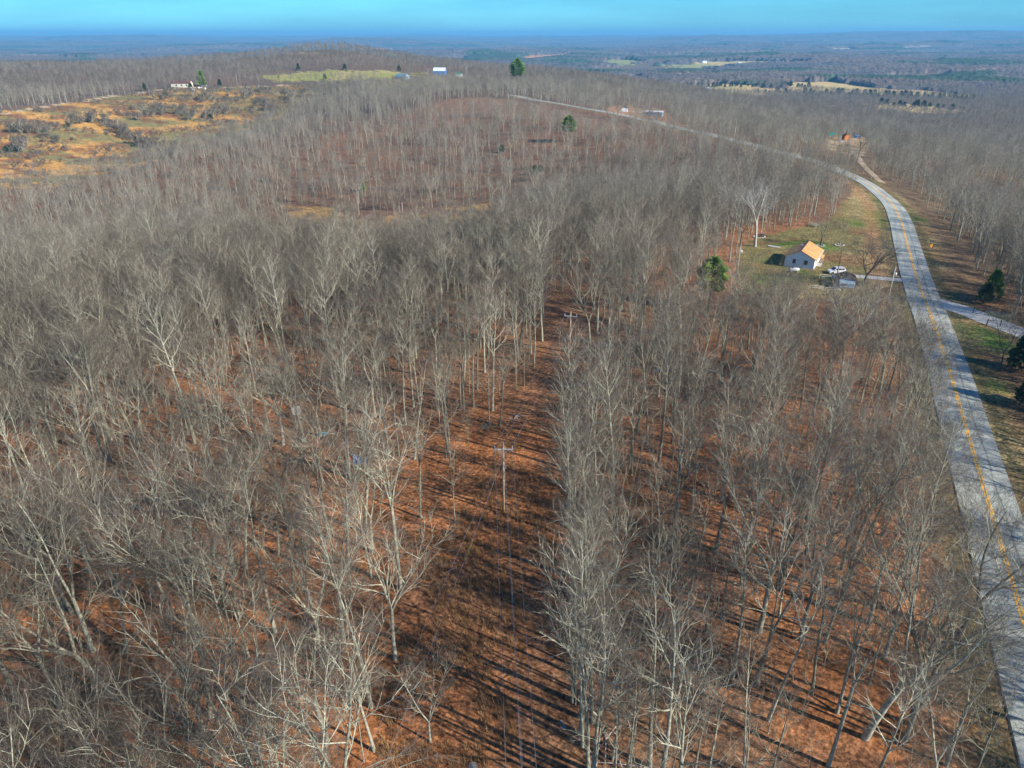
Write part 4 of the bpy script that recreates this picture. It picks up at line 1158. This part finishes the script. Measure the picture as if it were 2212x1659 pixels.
# garden frames and beds (white pipes) left of the shed
for k, (u, v, w_, l_) in enumerate([(1750, 628, 3.2, 1.6), (1788, 632, 3.0, 1.6), (1775, 604, 2.6, 1.4)]):
    x, y, z = at(u, v)
    e = empty('garden_frame', (x, y, z), -.15 + .1 * k, ['low white pipe garden frame furthest left of the shed','low white pipe garden frame next to the shed','white pipe garden frame nearest the white car'][k], 'garden frame', 'white pipe garden frames')
    for (a, b_) in (((0,0),(w_,0)),((0,l_),(w_,l_)),((0,0),(0,l_)),((w_,0),(w_,l_))):
        MB().tube([(a[0],a[1],.85),(b_[0],b_[1],.85)], .045, 5).build('rail', M['white'], e)
    for (a, b_) in ((0,0),(w_,0),(0,l_),(w_,l_)):
        MB().tube([(a,b_,-.1),(a,b_,.85)], .045, 5).build('leg', M['white'], e)
# concrete slab left of house
x, y, z = at(1672, 533)
o = MB().box(-1.8,1.8,-.6,.6,-.2,.12).build('concrete_slab', M['stone']); o.location = (x, y, z); o.rotation_euler = (0,0,-.6)
tag(o, 'pale concrete slab lying on the lawn behind the house left corner', 'slab')

# ---- cars
def car(name, u, v, rz, paint, label, L=4.6, W=1.82, H=1.68, group=None, suv=True, xy=None, detail=True):
    x, y, z = at(u, v) if xy is None else (*xy, h1(*xy))
    e = empty(name, (x, y, z + .02), rz, label, 'car', group)
    hw = W / 2
    def loft(sec, nm, m, par=e):
        b = MB(); n = None
        for (xx, y_, z0, z1) in sec:
            k = len(b.v); b.v += [(xx,-y_,z0),(xx,y_,z0),(xx,y_*.97,z1),(xx,-y_*.97,z1)]
            if n is not None:
                for i in range(4): b.f.append((n+i, n+(i+1)%4, k+(i+1)%4, k+i))
            n = k
        b.f.append((0,3,2,1)); b.f.append((n,n+1,n+2,n+3)); return b.build(nm, m, par)
    h = H
    loft([(-L/2,hw*.82,.42,.72),(-L/2+.18,hw*.95,.3,.82),(-L/2+1.15,hw,.26,.98),(0,hw,.26,1.02),(L/2-.6,hw,.26,1.04),(L/2-.1,hw*.95,.3,1.0),(L/2,hw*.88,.42,.85)], 'body', paint)
    rear = L/2 - .25 if suv else L/2 - 1.0
    cabn = MB()
    base = [(-L/2+1.05,1.0),(-L/2+1.85,h-.08),(-L/2+2.3,h),(rear-.55,h-.02),(rear-.25,h-.12),(rear+.05,1.02)]
    k = hw * .97; t = hw * .78
    def yw(zz): return k + (t - k) * (zz - 1.0) / (h - 1.0)
    cabn.v = [(a, -yw(zz), zz) for a, zz in base] + [(a, yw(zz), zz) for a, zz in base]
    m6 = len(base)
    cabn.f = [tuple(range(m6)), tuple(reversed(range(m6, 2 * m6)))] + [(i, (i + 1) % m6, (i + 1) % m6 + m6, i + m6) for i in range(m6)]
    cabn.build('cabin', paint, e)
    for s in (-1, 1):
        for x0, x1 in ((-L/2+1.45, -L/2+2.35), (-L/2+2.43, -L/2+3.25), (-L/2+3.33, rear-.25)):
            z0, z1 = 1.06, h - .16
            top0 = x0 + (.42 if x0 < -L/2+1.6 else 0); top1 = x1 - (.12 if x1 > rear - .4 else 0)
            q = [(x0, s*(yw(z0)+.012), z0), (x1, s*(yw(z0)+.012), z0), (top1, s*(yw(z1)+.012), z1), (top0, s*(yw(z1)+.012), z1)]
            q2 = [(a, b_ - s*.03, c) for a, b_, c in q]
            MB().quad(q).quad(q2).build('side_window', M['glass'], e)
        MB().box(-L/2-.01, -L/2+.2, s*hw*.55-.16, s*hw*.55+.16, .62, .76).build('headlight', M['lamp'], e)
        MB().box(L/2-.14, L/2+.01, s*hw*.72-.11, s*hw*.72+.11, .72, .95).build('tail_light', M['lampred'], e)
        MB().box(-L/2+1.45,-L/2+1.62, s*(hw+.1)-.08, s*(hw+.1)+.08, 1.02,1.16).build('mirror', paint, e)
        for xx in (-L/2 + .92, L/2 - .9):
            w = MB().tube([(xx, s*(hw-.22), .34), (xx, s*(hw+.015), .34)], .34, 14).build('wheel', M['black'], e)
            MB().tube([(xx, s*(hw), .34), (xx, s*(hw+.03), .34)], .2, 10).build('rim', M['chrome'], w)
    MB().quad([(-L/2+1.13,-k*.86,1.07),(-L/2+1.13,k*.86,1.07),(-L/2+1.77,t*.93,h-.13),(-L/2+1.77,-t*.93,h-.13)]).build('windscreen', M['glass'], e).location = (-.02,0,.02)
    MB().quad([(rear+.04,-k*.8,1.12),(rear+.04,k*.8,1.12),(rear-.2,t*.9,h-.2),(rear-.2,-t*.9,h-.2)]).build('rear_window', M['glass'], e).location = (.02,0,.01)
    if suv:
        for s in (-1, 1): MB().box(-L/2+2.2, rear-.5, s*t*.85-.03, s*t*.85+.03, h, h+.07).build('roof_rail', M['black'], e)
    return e
car('parked_car', 1806, 590, .06, M['carpaint'], 'white sport utility car parked on the lawn behind the shed', group='parked cars')
car('parked_car', 1815, 603, .1, M['bluecar'], 'dark blue car half hidden between the white car and shed', suv=False, H=1.45, group='parked cars')

# stone rings
def stone_mesh(seed, s=.3):
    rg = random.Random(seed); b = bmesh.new(); bmesh.ops.create_icosphere(b, subdivisions=1, radius=s)
    for v in b.verts: v.co *= rg.uniform(.75, 1.2); v.co.z *= .65
    me = bpy.data.meshes.new('stone'); b.to_mesh(me); b.free(); me.materials.append(M['stone']); return me
stones = [stone_mesh(i) for i in range(4)]
for u, v, rad, lb in ((1772,531,1.0,'ring of pale stones around the dark garden tree'),(1813,530,1.25,'ring of pale stones around the small grey garden tree'),(1640,512,1.7,'ring of pale stones beside a brush heap near the lawn edge')):
    x, y, z = at(u, v); e = empty('stone_ring', (x, y, z), 0, lb, 'stone ring', 'stone rings on the lawn')
    n = int(rad * 11)
    for k in range(n):
        a = k * 6.283 / n
        o = link('stone', stones[k % 4], e); px, py = x + math.cos(a) * rad, y + math.sin(a) * rad
        o.location = (math.cos(a) * rad, math.sin(a) * rad, h1(px, py) - z + .12); o.rotation_euler = (0, 0, k * 1.3)
# brush pile
def sticks(name, u, v, n, rad, hgt_, m, label, cat='brush pile', r=.035, xy=None, seed=1):
    x, y, z = at(u, v) if xy is None else (*xy, h1(*xy)); rg = random.Random(seed); b = MB()
    for k in range(n):
        a = rg.uniform(0, 6.28); c = Vector((rg.gauss(0, rad*.4), rg.gauss(0, rad*.4), rg.uniform(.05, hgt_)))
        d = Vector((math.cos(a), math.sin(a), rg.uniform(-.25, .25))) * rg.uniform(.4, 1) * rad
        b.tube([c - d, c + d * .2 + Vector((0, 0, .1)), c + d], [r, r * .8, r * .3], 4, caps=False)
    o = b.build(name, M[m]); o.location = (x, y, z); tag(o, label, cat); return o
sticks('brush_pile', 1758, 488, 70, 1.6, 1.0, 'bark', 'grey brush pile at the wood edge above the house')
sticks('brush_pile', 1645, 510, 40, 1.1, .8, 'dark_bark', 'dark brush heap inside the left stone ring', seed=2)
sticks('brush_pile', 1050, 925, 30, 1.3, .4, 'bark', 'pale fallen branches heaped at the left clearing edge', seed=3, r=.03)
sticks('brush_pile', 1112, 905, 7, 1.3, .3, 'log', 'small bunch of bleached limbs in the clearing', seed=4, r=.06)
sticks('fallen_branch', 975, 1226, 4, 1.1, .2, 'log', 'bleached fallen branch lying in the clearing left of the wires', 'fallen branch', r=.03, seed=5)
sticks('fallen_branch', 1330, 1640, 6, 2.0, .5, 'log', 'pale fallen branch among trees at the bottom right of clearing', 'fallen branch', r=.05, seed=6)
def rockf(u, v, s, label, seed=1, m='rock'):
    x, y, z = at(u, v); rg = random.Random(seed); b = bmesh.new(); bmesh.ops.create_icosphere(b, subdivisions=2, radius=s)
    for w in b.verts: w.co *= rg.uniform(.85, 1.1); w.co.z *= .6
    me = bpy.data.meshes.new('rock'); b.to_mesh(me); b.free(); me.materials.append(M[m])
    o = link('rock', me); o.location = (x, y, z + s * .15); tag(o, label, 'rock'); return o
rockf(1020, 1657, .5, 'rounded pale grey boulder at the bottom edge of the clearing', 1)
rockf(1218, 1572, .3, 'small pale rock at the foot of the right clearing edge', 2)
rockf(1146, 1112, .22, 'tiny pale rock right of the near pole', 3)
rockf(855, 1122, .3, 'pale rock in the leaves left of the clearing', 4)
rockf(1212, 1560, .2, 'smallest pale rock beside the right clearing edge', 5)

# coloured things in the open wood
def tarp(u, v, s, m, label, seed=1, name='tarp', cat='tarp', hh=.6):
    x, y, z = at(u, v); n = 12; rg = random.Random(seed); b = MB()
    for i in range(n + 1):
        for j in range(n + 1):
            a, c = (i / n - .5), (j / n - .5)
            e_ = max(0, 1 - 4 * (a * a + c * c))
            b.v.append((a * s * 1.5, c * s, .05 + hh * (e_ ** .6) * rg.uniform(.6, 1)))
    for i in range(n):
        for j in range(n):
            q = i * (n + 1) + j; b.f.append((q, q + n + 1, q + n + 2, q + 1))
    o = b.build(name, M[m]); o.location = (x, y, z); o.rotation_euler = (0, 0, rg.uniform(0, 1)); tag(o, label, cat); return o
tarp(779, 996, 1.5, 'bluetarp', 'bright blue tarp heap on the leaf litter right of red item', 1)
tarp(756, 991, .8, 'redplastic', 'small red sheet left of the blue tarp heap', 2)
x, y, z = at(767, 992); e = empty('barrel', (x, y, z), 0, 'blue barrel standing between the red sheet and blue tarp', 'barrel')
MB().tube([(0,0,0),(0,0,.5),(0,0,1.0)], [.3,.34,.3], 12).build('body', M['bluetarp'], e, True); MB().tube([(0,0,1.0),(0,0,1.05)], .31, 12).build('lid', M['black'], e)
tarp(697, 938, 1.2, 'blueroof', 'teal blue tarp scrap beside the bare orange soil', 3, hh=.3)
x, y, z = at(642, 905); e = empty('white_panel', (x, y, z), .5, 'white panel propped on legs beside the pale gnarled oak', 'panel')
MB().box(-.75,.75,-.04,.04,.9,2.4).build('sheet', M['white'], e)
for s in (-.65, .65): MB().box(s-.04, s+.04, -.04, .04, -.1, .9).build('leg', M['greypole'], e)
x, y, z = at(1398, 805)
tarp(1420, 800, .9, 'blueroof', 'tiny blue scrap among the trees right of the clearing', 8, hh=.3)

# road sign
x, y, z = at(2007, 547); e = empty('road_sign', (x, y, z), .35, 'yellow diamond curve warning sign right of the road', 'road sign')
MB().tube([(0,0,-.2),(0,0,2.9)], .05, 6).build('post', M['greypole'], e)
s_ = .62
MB().prism([(0,2.35-s_),(s_,2.35),(0,2.35+s_),(-s_,2.35)], -.07, -.05).build('plate', M['yellow'], e)
MB().prism([(-.05,2.0),(.05,2.0),(.05,2.35),(.22,2.35),(0,2.65),(-.22,2.35),(-.05,2.35)], -.078, -.072).build('arrow', M['black'], e)
# gate and brace posts by the gravel drive
x, y, z = at(2135, 692); gx = (x, y)
e = empty('fence_brace', (x + .3, y + 3.6, h1(x + .3, y + 3.6)), -.3, 'dark timber brace frame above the gravel drive', 'fence')
for px in (-1.6, 1.6): MB().tube([(px,0,-.3),(px,0,1.9)], .11, 6).build('post', M['dark_bark'], e)
MB().tube([(-1.6,0,1.5),(1.6,0,1.5)], .08, 6).build('rail', M['dark_bark'], e)
e = empty('fence_brace', (x - 1.2, y - 3.7, h1(x - 1.2, y - 3.7)), -.3, 'dark timber brace frame below the gravel drive', 'fence')
for px in (-1.3, 1.3): MB().tube([(px,0,-.3),(px,0,1.6)], .11, 6).build('post', M['dark_bark'], e)
MB().tube([(-1.3,0,1.3),(1.3,0,1.3)], .08, 6).build('rail', M['dark_bark'], e)
e = empty('gate', (x + .8, y + 2.9, h1(x + .8, y + 2.9)), -.45, 'open green-grey tubular farm gate along the gravel drive', 'gate')
MB().tube([(0,0,0),(0,0,1.25)], .04, 6).tube([(4.6,0,0),(4.6,0,1.25)], .04, 6).build('upright', M['steelblue'], e)
for k in range(5): MB().tube([(0,0,.15+k*.27),(4.6,0,.15+k*.27)], .028, 5).build('bar', M['steelblue'], e)
for k in range(8):
    xx, yy = x + 9 + k * 3.2, y + 4.6 - k * 1.2
    o = MB().tube([(0,0,-.3),(0,0,1.3)], .06, 5).build('fence_post', M['galv']); o.location = ground_pt(xx, yy)
    tag(o, ['first', 'second', 'third', 'fourth', 'fifth', 'sixth', 'seventh', 'eighth'][k] + ' thin fence post from the gate along the gravel drive', 'fence post', 'fence posts along the gravel drive')

# ---- camp right of the ridge
x, y, z = at(1805, 301)
e = empty('shelter', (x, y, z), .1, 'green-roofed open shelter left of the orange shed', 'shelter')
MB().prism([(-4.5,2.9),(0,4.0),(4.5,2.9),(4.5,3.0),(0,4.1),(-4.5,3.0)], 0, 6).build('roof', M['greenroof'], e)
for px in (-4.2, 0, 4.2):
    for py in (.3, 5.7): MB().box(px-.1, px+.1, py-.1, py+.1, -.2, 2.9 + (1 if px == 0 else 0)).build('post', M['greypole'], e)
x, y, z = at(1829, 303)
gable('shed', (x, y, z), .15, 4.0, 4, 2.8, 4.4, 'orange wooden shed between the green shelter and blue canopy', 'orangewood', 'orangewood', cat='shed', doors=[('front', 0, 1.2, 2.0, 'rust')], over=.15)
x, y, z = at(1854, 302)
e = empty('canopy_tent', (x, y, z), .2, 'blue and white arched canopy right of the orange shed', 'canopy')
arc = [(2.2 * math.cos(a), 1.6 + 2.0 * math.sin(a)) for a in np.linspace(0, math.pi, 9)]
MB().prism(arc + [(p[0] * .95, p[1] - .08) for p in reversed(arc)], 0, 4).build('cover', mat('canopy_cloth', (.25,.4,.7), var=.3), e)
for s in (-2.15, 2.15):
    for py in (.1, 3.9): MB().box(s-.05, s+.05, py-.05, py+.05, -.2, 1.6).build('leg', M['white'], e)
car('parked_car', 1818, 308, 1.2, M['carpaint'], 'pale car parked under the front of the green shelter', group='parked cars')
# ---- mobile home and shed by the ridge road
x, y, z = at(1411, 250)
e = gable('mobile_home', (x, y, z), R(58), 5.5, 17, 3.0, 3.7, 'long mobile home with white roof beside the ridge road', 'bluewall', 'white', cat='mobile home', over=.3,
   wins=[('left', 3, 1.1, 1.2, 1.1), ('left', 8, 1.1, 1.2, 1.1), ('left', 13, 1.1, 1.2, 1.1), ('front', 0, 1.0, 1.6, 1.2), ('right', 5, 1.1, 1.2, 1.1), ('right', 11, 1.1, 1.2, 1.1)])
e.location.x += 8; e.rotation_euler = (0, 0, R(68))
x, y, z = at(1349, 241)
gable('shed', (x, y, z), -.2, 5.0, 4, 3.2, 3.8, 'small white shed left of the long mobile home', 'whitewall', 'darkroof', cat='shed', doors=[('front', 0, 1.6, 2.1, 'whitewall')])
# ---- left farm
x, y, z = at(396, 188)
e = gable('house', (x + 10, y, z), R(90), 9, 22, 4.2, 7, 'long cream house with brown roof on the left field crest', 'cream', 'brownroof',
   wins=[('left', 4, 1.3, 1.6, 1.5), ('left', 10, 1.3, 1.6, 1.5), ('left', 16, 1.3, 1.6, 1.5), ('front', 0, 1.3, 1.5, 1.4)])
car('parked_car', 404, 188.5, .0, M['redcar'], 'red car parked in front of the cream house', L=6, H=2.0, group='parked cars', xy=None)
car('parked_car', 441, 186.5, .3, M['carpaint'], 'pale blue-white truck parked right of the green pine', L=6.5, H=2.3, W=2.2, group='parked cars')
for k, (u, v, lb) in enumerate([(418,195,'white wrapped bale lowest of the four before the cream house'),(430,191,'leftmost white wrapped bale in the upper row'),(436,191.5,'middle white wrapped bale in the upper row'),(443,193,'rightmost white wrapped bale near the broad cedar')]):
    x, y, z = at(u, v); o = MB().tube([(-1.1,0,.75),(-1.0,0,.75),(1.0,0,.75),(1.1,0,.75)], [.8,1.0,1.0,.8], 12).build('bale', M['hay'], None, True)
    o.location = (x, y, z); o.rotation_euler = (0, 0, .3 * k); tag(o, lb, 'bale', 'white wrapped bales before the cream house')
x, y, z = at(951, 161)
gable('house', (x + 8, y, z), R(84), 12, 17, 5, 9, 'white-roofed house with blue front on the far ridge', 'bluebarn', 'metalroof', wins=[('left', 5, 1.3, 2.4, 1.8), ('left', 11, 1.3, 2.4, 1.8)])
x, y, z = at(880, 172)
gable('barn', (x, y, z), R(60), 10, 16, 4, 7, 'low blue-roofed barn at the right end of the green field', 'bluewall', 'blueroof', cat='barn', doors=[('right', 6, 3, 3, 'trim')])
for k, (u, v, m_, lb) in enumerate([(1003-5,165,'greenroof','low green shelter right of the far blue house'),(1070//1+0,125,'whitewall','white house in the valley left of the tan hill')]):
    x, y, z = at(u, v)
    gable('shed' if k == 0 else 'house', (x, y, z), R(80), 7 + 12 * k, 8 + 20 * k, 3 + 4 * k, 4.5 + 6 * k, lb, 'whitewall', 'metalroof' if k else 'greenroof', cat='shed' if k == 0 else 'house', wins=[('left', 4, 1.2, 1.5, 1.2)])
# ---- blue barn and far houses
x, y, z = at(1522, 199)
gable('barn', (x, y, z), R(-38), 15, 17, 6, 9, 'bright blue barn with pale metal roof in the tan lowland field', 'bluebarn', 'metalroof', cat='barn', doors=[('right', 6, 4, 4, 'trim'), ('right', 12, 4, 4, 'trim')], wins=[('front', -3, 1.5, 1.5, 1.3)])
car('parked_car', 1513, 201, .1, M['carpaint'], 'white car parked below the blue barn', L=6, H=2.2, group='parked cars')
farh = [(1757-0,132,'far white house left of the tan double fields'),(1290,128,'far white house above the small green field'),(1333,120,'second far white house right of the tan hill'),(1526,136,'far white farmhouse among the tan double fields'),
        (1521,118,'far white shed above the double fields'),(1600,139,'far pale barn at the end of the double fields'),(1093,127,'white farm buildings in the valley beyond the ridge'),(1255,131,'small far house at the foot of the tan hill'),(1700,183,'small pale shed in the long tan field')]
for k, (u, v, lb) in enumerate(farh):
    x, y, z = at(u, v); s_ = max(1, y / 2600)
    gable('house', (x, y, z), R(60 + 13 * k), 9 * s_, 15 * s_, 4 * s_, 6.5 * s_, lb, 'whitewall', 'metalroof' if k % 2 else 'brownroof', cat='house', wins=[('left', 5 * s_, 1.3, 1.8 * s_, 1.4), ('left', 10 * s_, 1.3, 1.8 * s_, 1.4)])
def ex(): pass

# ------------------------------------------------------------------ air
ms = bpy.data.materials.new('air'); ms.use_nodes = True
N, L = ms.node_tree.nodes, ms.node_tree.links; N.clear()
pv = N.new('ShaderNodeVolumePrincipled'); pv.inputs['Color'].default_value = (.20,.56,.90,1); pv.inputs['Density'].default_value = 9e-5
pv.inputs['Anisotropy'].default_value = 0
om = N.new('ShaderNodeOutputMaterial'); L.new(pv.outputs[0], om.inputs['Volume'])
zmin = min(float(GZ.min()), float(Z.min() if hasattr(Z, 'min') else 0)) - 12
zmax = max(float(GZ.max()), 66) + 26
hz_ = MB().box(-47500, 47500, -400, 47500, zmin, zmax).build('haze', ms)
tag(hz_, 'thin blue air haze over the far lowland', 'haze', kind='stuff')
print('z range', zmin, zmax)
